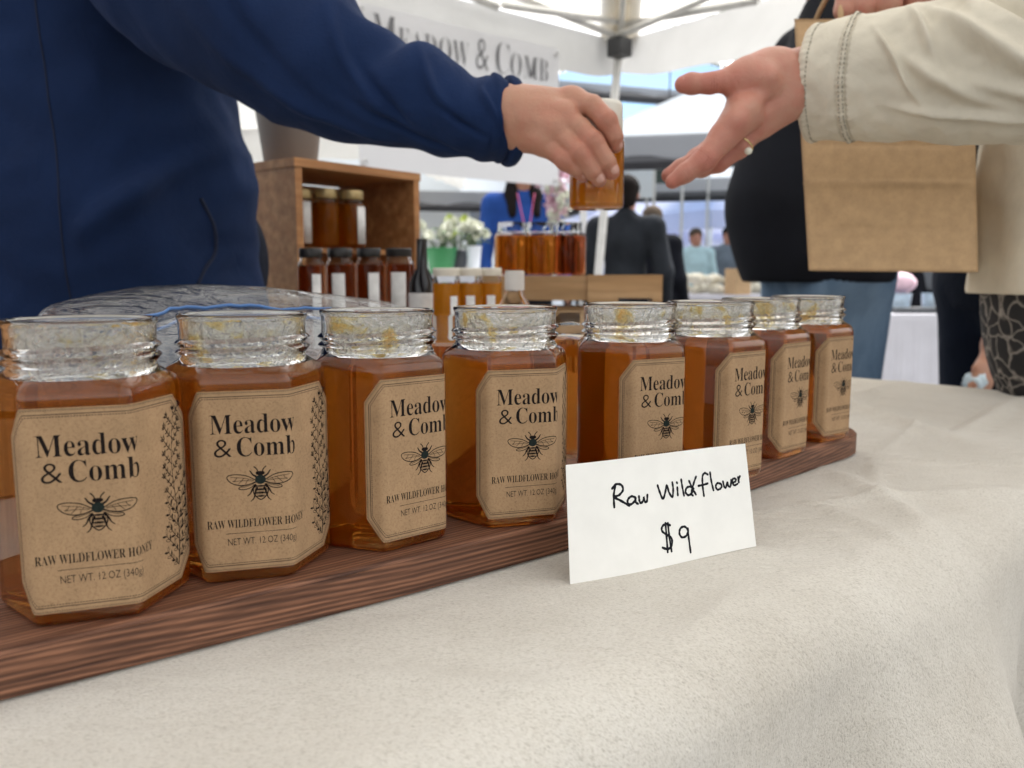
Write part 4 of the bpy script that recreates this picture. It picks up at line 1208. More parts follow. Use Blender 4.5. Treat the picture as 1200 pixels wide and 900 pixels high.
# a plain human figure; joints are given in metres in the figure's own frame (x right, y ahead is -y, z up)
def figure_joints(h=1.72, pose=None):
    s = h / 1.72
    J = dict(head=(0, -0.01, 1.60), neck=(0, 0.01, 1.46), chest=(0, 0.01, 1.28), belly=(0, 0, 1.08), pelvis=(0, 0.01, 0.93),
             sl=(-0.18, 0.01, 1.40), sr=(0.18, 0.01, 1.40), el=(-0.25, 0.02, 1.12), er=(0.25, 0.02, 1.12), wl=(-0.25, -0.12, 0.92), wr=(0.25, -0.12, 0.92),
             hl=(-0.095, 0.01, 0.90), hr=(0.095, 0.01, 0.90), kl=(-0.10, -0.01, 0.49), kr=(0.10, -0.01, 0.49), al=(-0.10, 0.02, 0.085), ar=(0.10, 0.02, 0.085))
    J = {k: np.array(v) * s for k, v in J.items()}
    if pose:
        for k, v in pose.items(): J[k] = np.array(v, float)
    return J, s
def bones(J, s, inflate=0.0):
    I = inflate
    torso = [(J['pelvis'], J['belly'], .135, .128), (J['belly'], J['chest'], .128, .140), (J['chest'], (J['sl'] + J['sr']) / 2, .140, .10),
             (J['sl'], J['sr'], .060, .060), (J['hl'], J['hr'], .105, .105)]
    arms = []
    for q in 'lr':
        arms += [(J['s' + q], J['e' + q], .056, .042), (J['e' + q], J['w' + q], .042, .029)]
    legs = []
    for q in 'lr':
        legs += [(J['h' + q], J['k' + q], .088, .058), (J['k' + q], J['a' + q], .056, .038)]
    f = lambda L: [(a, b, ra * s + I, rb * s + I) for a, b, ra, rb in L]
    return f(torso), f(arms), f(legs)
def build_person(label, loc, rotz, h=1.72, pose=None, top=None, bottom=None, hair=None, skin='skin_a', hair_style='short', group=None, res=0.014, sleeves=True, wide=1.0, extra_top=None, shoes=True, extra_skin=None, name='person', legs=True, hem=.10):
    J, s = figure_joints(h, pose)
    allp = np.array(list(J.values()))
    lo, hi = allp.min(0) - 0.24 * s, allp.max(0) + 0.24 * s; lo[2] = min(lo[2], -0.03)
    Fd = Field(lo, hi, res)
    torso, arms, lg = bones(J, s)
    A = Fd.new()
    fl = ((0, 1, 0), 0.72)
    for a, b, ra, rb in torso: Fd.cap(A, a, b, ra * wide, rb * wide, 0.04, flat=fl)
    for a, b, ra, rb in arms: Fd.cap(A, a, b, ra, rb, 0.025)
    for a, b, ra, rb in lg: Fd.cap(A, a, b, ra, rb, 0.03)
    Fd.cap(A, J['neck'] - (0, 0, .05 * s), J['head'] - (0, 0, .05 * s), .056 * s, .05 * s, 0.02)
    H = J['head']
    Fd.cap(A, H + (0, .012 * s, .035 * s), H + (0, -.015 * s, -.055 * s), .080 * s, .055 * s, 0.02)
    Fd.cap(A, H + (0, -.07 * s, 0), H + (0, -.088 * s, -.032 * s), .008 * s, .013 * s, 0.012)      # nose
    for q in (-1, 1):
        Fd.cap(A, H + (q * .078 * s, .01 * s, .012 * s), H + (q * .076 * s, .005 * s, -.022 * s), .010 * s, .008 * s, 0.006)   # ear
        w = J['w' + ('l' if q < 0 else 'r')]; e = J['e' + ('l' if q < 0 else 'r')]
        d = (w - e) / np.linalg.norm(w - e); sd_ = np.cross(d, (0, 0, 1.0)); sd_ = sd_ / (np.linalg.norm(sd_) + 1e-6)
        Fd.cap(A, w, w + d * .085 * s, .030 * s, .036 * s, 0.02, flat=(sd_, 0.55))                 # palm
        for k in range(4):
            o_ = np.cross(d, sd_) * (k - 1.5) * .019 * s
            Fd.chain(A, [w + d * .08 * s + o_, w + d * .125 * s + o_, w + d * .155 * s + o_ + sd_ * -.02 * q * s], [.0098 * s, .009 * s, .008 * s], 0.002)
        Fd.cap(A, w + d * .03 * s, w + d * .085 * s - np.cross(d, sd_) * .045 * s, .013 * s, .009 * s, 0.01)
        a = J['a' + ('l' if q < 0 else 'r')]
        Fd.chain(A, [a, a + (0, .02 * s, -.05 * s), a + (0, -.15 * s, -.06 * s)], [.04 * s, .036 * s, .028 * s], 0.02)
    if extra_skin: extra_skin(Fd, A, J, s)
    v, f = Fd.mesh(A)
    body = mesh(name, v, f, MAT[skin])
    body.location = loc; body.rotation_euler = (0, 0, rotz)
    tag(body, label, 'person', group)
    if top:
        B = Fd.new()
        for a, b, ra, rb in torso: Fd.cap(B, a, b, ra * wide + .016, rb * wide + .016, 0.05, flat=fl)
        for i, (a, b, ra, rb) in enumerate(arms):
            if not sleeves and i % 2: continue
            bb = b if i % 2 == 0 else a + (b - a) * .93
            Fd.cap(B, a, bb, ra + .014, rb + .016, 0.03)
        Fd.cap(B, J['neck'] - (0, 0, .06 * s), J['neck'] + (0, 0, .01), .068 * s, .064 * s, 0.02)
        if extra_top: extra_top(Fd, B, J, s)
        X = Fd.ax[2][None, None, :]
        B = np.maximum(B, (J['pelvis'][2] - hem * s) - X + 0 * B)
        v, f = Fd.mesh(B)
        v = v + np.array([[0, 0, 0]]) 
        mesh('jacket', v, f, MAT[top], body)
    if bottom and legs:
        B = Fd.new()
        for a, b, ra, rb in torso[:1] + torso[4:]: Fd.cap(B, a, b, ra * wide + .009, rb * wide + .009, 0.04, flat=fl)
        for a, b, ra, rb in lg: Fd.cap(B, a, b, ra + .014, rb + .026, 0.03)
        B = np.maximum(B, Fd.ax[2][None, None, :] - (J['pelvis'][2] + .06 * s) + 0 * B)
        v, f = Fd.mesh(B); mesh('trousers', v, f, MAT[bottom], body)
    if shoes:
        B = Fd.new()
        for q in 'lr':
            a = J['a' + q]; Fd.chain(B, [a + (0, .025 * s, -.045 * s), a + (0, -.16 * s, -.055 * s)], [.047 * s, .036 * s], 0.01)
        v, f = Fd.mesh(B); mesh('shoes', v, f, MAT['black_cloth'], body)
    if hair:
        B = Fd.new()
        Fd.cap(B, H + (0, .018 * s, .048 * s), H + (0, .03 * s, -.012 * s), .088 * s, .074 * s, 0.02)
        if hair_style == 'long':
            Fd.chain(B, [H + (-.055 * s, .02, 0), H + (-.075 * s, -.02, -.14 * s), H + (-.075 * s, -.07, -.26 * s)], [.045 * s, .042 * s, .028 * s], 0.03)
            Fd.chain(B, [H + (.055 * s, .02, 0), H + (.075 * s, -.02, -.14 * s), H + (.075 * s, -.07, -.26 * s)], [.045 * s, .042 * s, .028 * s], 0.03)
        Fd.cap(B, H + (0, -.09 * s, -.005 * s), H + (0, -.08 * s, -.09 * s), .062 * s, .06 * s, 0.01, sub=True)
        v, f = Fd.mesh(B)
        v = v + np.array([[mnoise.noise(Vector(p * 60)) * .004 for _ in (0, 1, 2)] for p in v])
        mesh('hair', v, f, MAT[hair], body)
    for q in (-1, 1): MB().lathe([(.001, -.008 * s), (.008 * s, -.004 * s), (.009 * s, 0), (.008 * s, .004 * s), (.001, .008 * s)], H + V3(q * .032 * s, -.079 * s, .006 * s), 10).build('eye', MAT['eye'], body, True)
    return body

# ------------------------------------------------------------------ the two near hands
def wrinkle(V, c, d, r, amp, pitch=0.0022, n=3, side=None):
    """knuckle creases round point c, across direction d"""
    d = d / np.linalg.norm(d); q = V - c
    t = q @ d; dist = np.linalg.norm(q - t[:, None] * d, axis=1)
    w = np.exp(-(t / (pitch * n * .55)) ** 2) * np.exp(-(dist / (r * 1.5)) ** 4)
    if side is not None:
        w = w * np.clip((q @ side) / r + 0.2, 0, 1)
    out = q - t[:, None] * d; out /= np.maximum(np.linalg.norm(out, axis=1), 1e-6)[:, None]
    return V - out * (w * amp * (0.5 + 0.5 * np.cos(2 * PI * t / pitch)))[:, None]
def nail(parent, c, axis, normal, L, W, m, curve=0.35):
    """a fingernail: a small curved plate lying on the finger tip"""
    c = np.array(c); a = axis / np.linalg.norm(axis); n = normal - a * (normal @ a); n /= np.linalg.norm(n); b = np.cross(a, n)
    V = []; nu, nv = 9, 9
    for layer in (0.0, -0.0006):
        for i in range(nu):
            for j in range(nv):
                x = (i / (nu - 1) - .5) * 2; y = (j / (nv - 1) - .5) * 2
                hw = W / 2 * (1 - 0.22 * max(0, abs(x)) ** 4)
                yy = y * hw; zz = -curve * (yy * yy) / W * 2.2 - 0.10 * L * max(0, x) ** 2 + layer - (0.0004 if max(abs(x), abs(y)) > .99 else 0)
                V.append(c + a * (x * L / 2 * (1 - 0.16 * y * y)) + b * yy + n * zz)
    Fc = []; N = nu * nv
    for i in range(nu - 1):
        for j in range(nv - 1):
            k = i * nv + j
            Fc += [(k, k + nv, k + nv + 1, k + 1), (N + k, N + k + 1, N + k + nv + 1, N + k + nv)]
    o = mesh('fingernail', V, Fc, m, parent, True, True)
    bm = bmesh.new(); bm.from_mesh(o.data); bmesh.ops.recalc_face_normals(bm, faces=bm.faces[:]); bm.to_mesh(o.data); bm.free()
    return o
def pr(u, v, y, r): return P(u, v, y), M(r, y)

# --- vendor: hand closed round the jar from above, back of the hand to the camera
JY = 0.80
def hand_vendor():
    fing = {
        'index': [(668, 120, .790, 15.5), (694, 124, .772, 12.5), (711, 142, .764, 12), (720, 160, .764, 10.2), (721.5, 171, .767, 8.0)],
        'middle': [(658, 138, .777, 15), (679, 151, .766, 13.4), (695, 167, .759, 12.6), (711, 190, .757, 10.8), (717.5, 202, .759, 8.6)],
        'ring': [(646, 152, .774, 14.5), (665, 166, .764, 12.6), (680, 181, .757, 11.8), (695, 201, .757, 10.2), (702, 211, .759, 8.2)],
        'little': [(634, 164, .776, 14), (650, 177, .767, 11.8), (663, 189, .761, 10.8), (677, 199, .761, 9.2), (684, 205.5, .763, 7.6)],
        'thumb': [(640, 134, .815, 17), (668, 160, .842, 13), (690, 178, .848, 11.5), (702, 190, .846, 9)]}
    pts = {k: [pr(*p) for p in v] for k, v in fing.items()}
    allp = np.array([p for v in pts.values() for p, _ in v] + [P(560, 120, .78), P(560, 160, .78)])
    Fd = Field(allp.min(0) - .035, allp.max(0) + .035, 0.0009)
    palm = Fd.new()
    W0, W1 = (P(560, 136, .80)), (P(560, 150, .80))
    for a, b, ra, rb, k in ((P(552, 132, .80), P(604, 138, .795), M(30, .8), M(29, .8), 0), (P(604, 138, .795), P(630, 134, .79), M(29, .8), M(24, .8), .012),
                            (P(606, 128, .792), P(668, 121, .790), M(21, .8), M(15, .8), .014), (P(612, 136, .790), P(660, 139, .776), M(22, .8), M(15, .8), .012),
                            (P(612, 148, .788), P(649, 154, .772), M(21, .8), M(14, .8), .012), (P(610, 156, .790), P(636, 166, .774), M(18, .8), M(13, .8), .012)):
        Fd.cap(palm, a, b, ra, rb, k) if k else Fd.cap(palm, a, b, ra, rb)
    out = palm.copy(); first = True
    for name, L in pts.items():
        Fi = Fd.new()
        Fd.chain(Fi, [p for p, _ in L], [r for _, r in L], 0.0012)
        # knuckle swellings
        if name != 'thumb':
            p, r = L[2]; Fd.cap(Fi, p + V3(0, -.0004, .0004), p + V3(0, -.0004, .0004), r * 1.0, r * 1.0, 0.003)
        J = smin(palm, Fi, 0.009)
        out = J if first else smin(out, J, 0.0014)
        first = False
    for (u, v, y, r) in ((672, 117, .786, 10), (660, 138, .773, 10), (648, 153, .769, 9.5), (636, 165, .772, 9)):   # knuckles
        p, rr = pr(u, v, y, r); Fd.cap(out, p, p, rr, rr, 0.010)
    for a, b in (((612, 126, .773), (664, 130, .769)), ((612, 138, .770), (652, 146, .764))):                         # tendons
        Fd.cap(out, P(*a), P(*b), M(2.5, .78), M(2.5, .78), 0.012)
    V, Fc = Fd.mesh(out)
    cam_n = np.array([0, -1.0, 0.1])
    for name, L in pts.items():
        if name == 'thumb': continue
        for idx, amp in ((2, .00055), (3, .0003)):
            V = wrinkle(V, L[idx][0], L[idx + 1][0] - L[idx - 1][0], L[idx][1], amp * 2.5, 0.0021 if idx == 2 else .0018, 3 if idx == 2 else 2, np.array([.3, -1, .35]) / 1.1)
    return V, Fc, pts
# --- customer: open hand reaching in from the right, seen from the thumb side
def hand_customer():
    fing = {
        'thumb': [(898, 88, .80, 24), (862, 92, .785, 14.5), (832, 97.5, .780, 11.3), (810, 98, .780, 11.4), (800.5, 99, .781, 9.6)],
        'index': [(870, 134, .780, 22), (848, 160, .772, 16), (826, 187, .768, 13.2), (803, 203, .770, 10.6), (788, 213, .772, 8.2)],
        'middle': [(876, 134, .805, 19), (850, 163, .805, 14), (822, 186, .803, 12.5), (798, 198, .800, 10.5), (784, 205.5, .798, 8.6)],
        'ring': [(886, 140, .800, 19), (866, 172, .795, 12.5), (842, 190, .795, 11.4), (822, 197, .800, 10), (808, 200, .805, 8)],
        'little': [(880, 130, .835, 17), (852, 160, .838, 11.5), (830, 176, .838, 10.5), (815, 184, .838, 9), (811, 186, .838, 7.5)]}
    pts = {k: [pr(*p) for p in v] for k, v in fing.items()}
    allp = np.array([p for v in pts.values() for p, _ in v] + [P(985, 95, .80)])
    Fd = Field(allp.min(0) - .04, allp.max(0) + .04, 0.0009)
    palm = Fd.new()
    fl = ((0.25, 1, 0), 0.80)
    Fd.cap(palm, P(990, 98, .82), P(940, 96, .815), M(34, .8), M(34.5, .8), flat=fl)
    Fd.cap(palm, P(940, 96, .815), P(905, 104, .805), M(34.5, .8), M(33, .8), .01, flat=fl)
    Fd.cap(palm, P(905, 106, .805), P(876, 126, .800), M(31, .8), M(23, .8), .012, flat=fl)
    Fd.cap(palm, P(910, 84, .80), P(878, 88, .79), M(24, .8), M(18, .8), .014)
    Fd.cap(palm, P(922, 118, .80), P(892, 142, .80), M(20, .8), M(18, .8), .014)
    Fd.cap(palm, P(888, 98, .79), P(866, 116, .785), M(14, .8), M(9, .8), .014)
    out = palm.copy(); first = True
    for name, L in pts.items():
        Fi = Fd.new(); Fd.chain(Fi, [p for p, _ in L], [r for _, r in L], 0.004)
        J = smin(palm, Fi, 0.010 if name != 'thumb' else .014)
        out = J if first else smin(out, J, 0.0016); first = False
    for (u, v, y, r) in ((864, 141, .763, 9), (898, 92, .775, 12)):
        p, rr = pr(u, v, y, r); Fd.cap(out, p, p, rr, rr, 0.012)
    for a, b in (((925, 92, .789), (868, 130, .766)), ((925, 80, .792), (880, 84, .780)), ((930, 108, .789), (885, 140, .783))):
        Fd.cap(out, P(*a), P(*b), M(2.5, .78), M(2.5, .78), 0.012)
    V, Fc = Fd.mesh(out)
    for name, idx, amp in (('thumb', 2, .0007), ('index', 2, .0006), ('index', 3, .0004), ('ring', 2, .0004), ('index', 1, .0003)):
        L = pts[name]; V = wrinkle(V, L[idx][0], L[idx + 1][0] - L[idx - 1][0], L[idx][1], amp * 2.3, 0.0023, 3, np.array([.1, -1, .3]))
    return V, Fc, pts

def add_to_body(body, V, Fc):
    """make a finely modelled hand part of the same body mesh"""
    mw = pm(body).inverted(); bm = bmesh.new(); bm.from_mesh(body.data)
    R = np.array(mw.to_3x3()); t = np.array(mw.translation)
    me = bpy.data.meshes.new('tmp'); me.from_pydata([tuple(p) for p in (V @ R.T + t)], [], [tuple(int(i) for i in f) for f in Fc]); me.update()
    bm.from_mesh(me); bpy.data.meshes.remove(me)
    for f in bm.faces: f.smooth = True
    bm.to_mesh(body.data); bm.free()

def blush(body, pts):
    me = body.data; mw = pm(body); n = len(me.vertices)
    co = np.zeros(n * 3); me.vertices.foreach_get('co', co); co = co.reshape(-1, 3)
    R = np.array(mw.to_3x3()); co = co @ R.T + np.array(mw.translation)
    f = np.zeros(n)
    for p, r_, k in pts: f = np.maximum(f, k * np.exp(-(np.linalg.norm(co - np.array(p), axis=1) / r_) ** 2))
    at = me.attributes.new('blush', 'FLOAT', 'POINT'); at.data.foreach_set('value', f.astype(np.float32))

# ------------------------------------------------------------------ vendor
VY = 1.10
vloc = P(118, 400, VY); vloc = np.array([vloc[0], VY, 0.0])
elbow = P(292, 38, .88); wrist = P(590, 146, .81); shoulder = np.array([-0.42, 1.00, 1.43])
VR = math.radians(25)
def loc_of(w, loc, rz):
    d = np.array(w) - loc; c, s = math.cos(-rz), math.sin(-rz)
    return np.array([d[0] * c - d[1] * s, d[0] * s + d[1] * c, d[2]])
Lf = lambda w: loc_of(w, vloc, VR)
vp = {'sr': Lf(shoulder), 'er': Lf(elbow), 'wr': Lf(wrist + (elbow - wrist) * .12)}
def nohand(Fd, A, J, s): pass
# body without the coarse right hand: the fine one takes its place
def person_without_hand(**kw):
    b = build_person(**kw)
    return b
vendor = build_person(label='vendor in a navy fleece behind the table, arm stretched out to hand over a jar', loc=vloc, rotz=VR, h=1.76,
                      pose={**vp, 'el': (-0.30, 0.05, 1.15), 'wl': (-0.30, -0.03, 0.92), 'sl': (-0.20, 0.0, 1.43)}, top=None, bottom='dark_navy', hair='hair_grey', skin='skin_a', res=0.012, wide=1.05)
# cut the coarse hand away beyond the wrist
def cut_hand(body, wrist, axis, keep):
    bm = bmesh.new(); bm.from_mesh(body.data); mw = pm(body); axis = axis / np.linalg.norm(axis)
    dead = [v for v in bm.verts if (np.array(mw @ v.co) - wrist) @ axis > keep and np.linalg.norm(np.array(mw @ v.co) - wrist) < 0.30]
    bmesh.ops.delete(bm, geom=dead, context='VERTS'); bm.to_mesh(body.data); bm.free()
cut_hand(vendor, wrist, wrist - elbow, -0.075)
V, Fc, vpts = hand_vendor()
add_to_body(vendor, V, Fc)
blush(vendor, [(q[i][0], q[i][1] * 1.9, k) for nme, q in vpts.items() for i, k in ((0, .35), (2, .6), (4, .55)) if i < len(q)])
view = lambda p: (np.array([0, 0, CAMZ]) - p) / np.linalg.norm(np.array([0, 0, CAMZ]) - p)
for nme, off in (('index', (.85, -.45, .2)), ('middle', (.62, -.75, -.1)), ('ring', (.35, -.95, -.05)), ('little', (.5, -.85, -.1))):
    L = vpts[nme]; a = L[4][0] - L[3][0]; p = L[4][0] * .72 + L[3][0] * .28; n = np.array(off, float); n -= a / np.linalg.norm(a) * (n @ (a / np.linalg.norm(a))); n /= np.linalg.norm(n)
    r = L[4][1] * .75 + L[3][1] * .25
    nail(vendor, p + n * (r + .0004), a, n, r * 1.55, r * 1.35, MAT['nail'])
# fleece body
def vd(u, a, p):
    d = 0.010 * vnoise(p, 5, 3) - .018 * abs(vnoise(p * V3(1.0, 1, 1.5), 6.5, 21)) - .006 * abs(vnoise(p * V3(.8, 1, 1.3), 17, 2)) + 0.006 * vnoise(p * V3(1, 1, .6), 11, 7)
    d += 0.008 * math.sin(p[2] * 26 + p[0] * 22 + 3 * vnoise(p, 4, 1)) * gauss(p[2], 0.93, .14)
    x = p[0] + .318 * 1.0
    d += 0.030 * gauss(p[2] - 1.0 - 0.9 * (p[0] + .42), 0, .020) * gauss(p[2], .99, .05) * (1 if p[0] > -.48 else 0)
    return d
tc = [V3(vloc[0] + .00, VY + .02, .78), V3(vloc[0] + .0, VY + .01, .86), V3(vloc[0], VY, .93), V3(vloc[0] - .003, VY, 1.03), V3(vloc[0] - .010, VY, 1.13), V3(vloc[0] - .02, VY + .01, 1.23), V3(vloc[0] - .02, VY + .01, 1.33), V3(vloc[0] - .03, VY + .02, 1.42), V3(vloc[0] - .03, VY + .02, 1.475), V3(vloc[0] - .03, VY + .02, 1.51)]
tr_ = [(.165, .215), (.168, .222), (.165, .216), (.158, .205), (.155, .198), (.155, .20), (.15, .205), (.12, .17), (.075, .08), (.066, .068)]
fl_jacket, JV, _ = loft('fleece_jacket', tc, tr_, MAT['navy'], vendor, 150, 12, vd, up=(0, 1, 0.001))
# sleeve
def crease(u, a, uc, ac, ang, L, w, h):
    x = (u - uc); y = angd(a, ac) * .16; c, s = math.cos(ang), math.sin(ang)
    X, Y = x * c + y * s, -x * s + y * c
    return h * math.exp(-(X / L) ** 2 - (Y / w) ** 2)
def vs_(u, a, p):
    d = 0.0050 * vnoise(p, 9, 2) + 0.003 * vnoise(p, 24, 6) - .006 * abs(vnoise(p * V3(1.3, 1, .8), 13, 4)) * (u < .93) + .002
    for uc, ac, ang, L, w, h in ((.55, 1.3, 1.0, .10, .012, .007), (.62, 1.7, .9, .09, .012, -.006), (.70, 1.2, 1.1, .08, .010, .007), (.76, 1.8, .8, .07, .010, -.006), (.82, 1.3, 1.2, .06, .009, .006), (.50, 2.2, .5, .12, .014, .007), (.66, 2.3, .6, .10, .012, -.006), (.42, 1.5, .7, .12, .014, -.007), (.87, 1.8, 1.3, .05, .008, .004)): d += crease(u, a, uc, ac, ang, L, w, h)
    top = max(0, math.cos(a))
    for c, w, h in ((.47, .035, .008), (.60, .03, -.005), (.68, .030, .007), (.76, .022, -.005), (.83, .020, .002), (.875, .014, -.002)):
        d += h * gauss(u + 0.035 * math.sin(a * 1.0 + c * 20), c, w) * (0.45 + 0.55 * top)
    d += -0.0038 * gauss(u, .918, .007) + 0.0015 * gauss(u, .96, .03)
    d += 0.010 * gauss(u - .05 * angd(a, 2.4), .45, .05) * gauss(angd(a, 1.5), 0, .9)
    d -= 0.0016 * gauss(angd(a, -PI / 2 - 0.45 + 0.5 * u), 0, .028)
    return d
sc_ = [shoulder + V3(-.06, .02, .02), shoulder + V3(0.0, -.03, -.06), P(205, -60, .93), P(275, 5, .885), P(350, 60, .855), P(430, 102, .835), P(500, 123, .82), P(560, 140, .806), P(585, 142, .806), P(603, 143, .810)]
sr_ = [M(105, .9), M(108, .9), M(108, .9), M(96, .88), M(77, .86), M(62, .84), M(51, .82), M(45, .81), M(46, .81), M(46.5, .80)]
loft('sleeve', sc_, sr_, MAT['navy'], vendor, 120, 22, vs_, lip=0.004)
# seams of the fleece: one down the front, one along the sleeve
sp_ = [V3(*[0, 0, 0])]
def seam_on(V, nseg, k0, i0, i1, name, r=0.0011):
    pts = [np.array(V[i * nseg + int(round(k0(i))) % nseg]) for i in range(i0, i1)]
    MB().tube(pts, r, 6).build(name, MAT['navy_seam'], vendor, True, True)
best = min(range(150), key=lambda k: abs(600 + FPX * JV[40 * 150 + k][0] / JV[40 * 150 + k][1] - 76) + (0 if JV[40 * 150 + k][1] < VY else 999))
seam_on(JV, 150, lambda i: best, 4, 100, 'seam')
def snap(V, u, v):
    A = np.array(V); x, y, z = A[:, 0], A[:, 1], A[:, 2] - CAMZ
    d = y * CT - z * ST; w = z * CT + y * ST
    e = (600 + FPX * x / d - u) ** 2 + (450 - FPX * w / d - v) ** 2 + np.where(y < VY - .03, 0, 1e6)
    return A[int(np.argmin(e))] + V3(.0, -.001, 0)
pk = [tuple(snap(JV, u, v)) for u, v in ((236, 232), (247, 250), (252, 272), (250, 296), (241, 318), (230, 334))]
MB().tube(spline(pk, 5), .0022, 8).build('pocket_edge', MAT['navy_seam'], vendor, True, True)

# the jar being handed over
hp = P(700, 150, JY)
zb, zt = P(700, 243, JY - .02)[2], P(700, 114, JY - .02)[2]
hj = empty('honey_jar', (hp[0], JY, zb), 0, 'slim white-lidded jar of amber honey held in the outstretched hand of the vendor', 'honey jar')
rj = M(31, JY); hjh = zt - zb; lidh = hjh * .34
MB().lathe([(rj * .9, 0), (rj * .98, .0015), (rj, .004), (rj, hjh - lidh - .004), (rj * .96, hjh - lidh - .0015), (rj * .84, hjh - lidh + .001), (rj * .84, hjh - lidh + .010),
            (rj * .78, hjh - lidh + .010), (rj * .78, hjh - lidh), (rj * .5, hjh - lidh - .0004)], n=64).build('glass_body', MAT['glass'], hj, True, auto=40)
MB().lathe([(rj * .79, .0030), (rj - .0021, .0048), (rj - .0021, hjh - lidh - .0052), (rj * .8, hjh - lidh - .001)], n=64).build('honey', MAT['honey_light'], hj, True, auto=40)
ld = MB(); n = 72
for q, (r, z) in enumerate(((.90, 0), (.92, .001), (.92, lidh * .82), (.90, lidh * .90), (.84, lidh * .96), (.5, lidh))):
    for k in range(n):
        a = 2 * PI * k / n; rr = rj * r * (1 + (.008 if (k % 2 and 0 < q < 3) else 0)); ld.v.append((rr * math.cos(a), rr * math.sin(a), hjh - lidh + .0005 + z))
for q in range(5):
    for k in range(n): ld.f.append((q * n + k, q * n + (k + 1) % n, (q + 1) * n + (k + 1) % n, (q + 1) * n + k))
ld.f.append(tuple(5 * n + k for k in range(n))); ld.f.append(tuple(range(n))[::-1])
ld.build('lid', MAT['white_lid'], hj, True, auto=35)

# ------------------------------------------------------------------ customer in the beige jacket
CY = 1.06
cloc = np.array([P(1350, 400, CY)[0], CY, 0.0]); CR_ = math.radians(-62)
cw = P(960, 98, .82); ce = P(1235, 66, .745); cs = np.array([cloc[0] + .02, .86, 1.36])
bw = P(1075, -52, 1.02)
Lc = lambda w: loc_of(w, cloc, CR_)
cust = build_person(label='customer in a beige cotton jacket reaching out an open hand, paper bag in the other', loc=cloc, rotz=CR_, h=1.68,
                    pose={'sr': Lc(cs), 'er': Lc(ce), 'wr': Lc(cw + (ce - cw) * .2), 'sl': Lc(cloc + V3(-.05, .17, 1.37)), 'el': Lc(P(1330, -20, 1.16)), 'wl': Lc(P(1130, -60, 1.07))}, top=None, bottom=None, hair='hair_dark', skin='skin_b', hair_style='long', res=0.012, shoes=True)
cut_hand(cust, cw, cw - ce, -0.05)
cut_hand(cust, P(1130, -60, 1.07), P(1130, -60, 1.07) - P(1330, -20, 1.16), -0.01)
V, Fc, cpts = hand_customer()
add_to_body(cust, V, Fc)
blush(cust, [(q[i][0], q[i][1] * 1.8, k) for nme, q in cpts.items() for i, k in ((1, .4), (2, .6), (4, .7)) if i < len(q)])
L = cpts['thumb']; a = L[4][0] - L[3][0]; n = np.array([.0, -.85, .5]); nail(cust, L[3][0] * .45 + L[4][0] * .55 + n / np.linalg.norm(n) * (L[3][1] * .96 + .0003), a, n, .0125, .0115, MAT['nail'])
# ring with a pearl on the ring finger
rp, rq = cpts['ring'][1][0], cpts['ring'][0][0]; ax_ = (rq - rp) / np.linalg.norm(rq - rp); rc_ = rp + ax_ * .004; rr_ = cpts['ring'][1][1] * 1.12
b1 = np.cross(ax_, (0, 1, 0)); b1 /= np.linalg.norm(b1); b2 = np.cross(ax_, b1)
MAT['gold'] = mat('gold', (0.75, 0.60, 0.30), 0.25, 0.05, 50, Metallic=1.0); MAT['pearl'] = mat('pearl', (0.75, 0.74, 0.62), 0.2)
rg = MB().tube([rc_ + (b1 * math.cos(t) + b2 * math.sin(t)) * rr_ for t in np.linspace(0, 2 * PI, 40)], .0009, 8, False).build('finger_ring', MAT['gold'], None, True)
tag(rg, 'thin gold ring with a pale stone on a finger of the open hand', 'ring')
pp = P(877, 177, .778)
MB().lathe([(.0003, -.0035), (.0028, -.0022), (.0038, 0), (.0028, .0022), (.0003, .0035)], pp, 16).build('stone', MAT['pearl'], rg, True)

# second hand of the customer, closed round the bag handles
def hand_bag():
    cols = [(990, 1.000), (1012, .995), (1040, .990), (1076, .988)]
    allp = np.array([P(u, v, y) for u, y in cols for v in (-60, 40)] + [P(1140, -60, 1.06)])
    Fd = Field(allp.min(0) - .03, allp.max(0) + .035, .0011)
    palm = Fd.new()
    Fd.cap(palm, P(1140, -66, 1.06), P(1070, -52, 1.035), M(30, 1), M(30, 1)); Fd.cap(palm, P(1070, -52, 1.035), P(1005, -42, 1.03), M(30, 1), M(20, 1), .01)
    out = palm.copy(); first = True
    for k, (u, y) in enumerate(cols):
        bot = (20, 16, 12, 6)[k]; r = (11.5, 13, 15, 14)[k]
        L = [(u + 8, -48, y + .02, r), (u + 4, -26, y - .01, r), (u, bot - 8, y - .012, r), (u + 3, bot, y + .008, r * .9)]
        Fi = Fd.new(); Fd.chain(Fi, [P(a, b, c) for a, b, c, _ in L], [M(q, 1) for *_, q in L], .003)
        J = smin(palm, Fi, .008); out = J if first else smin(out, J, .0014); first = False
    V, Fc = Fd.mesh(out); return V, Fc
V, Fc = hand_bag(); add_to_body(cust, V, Fc)

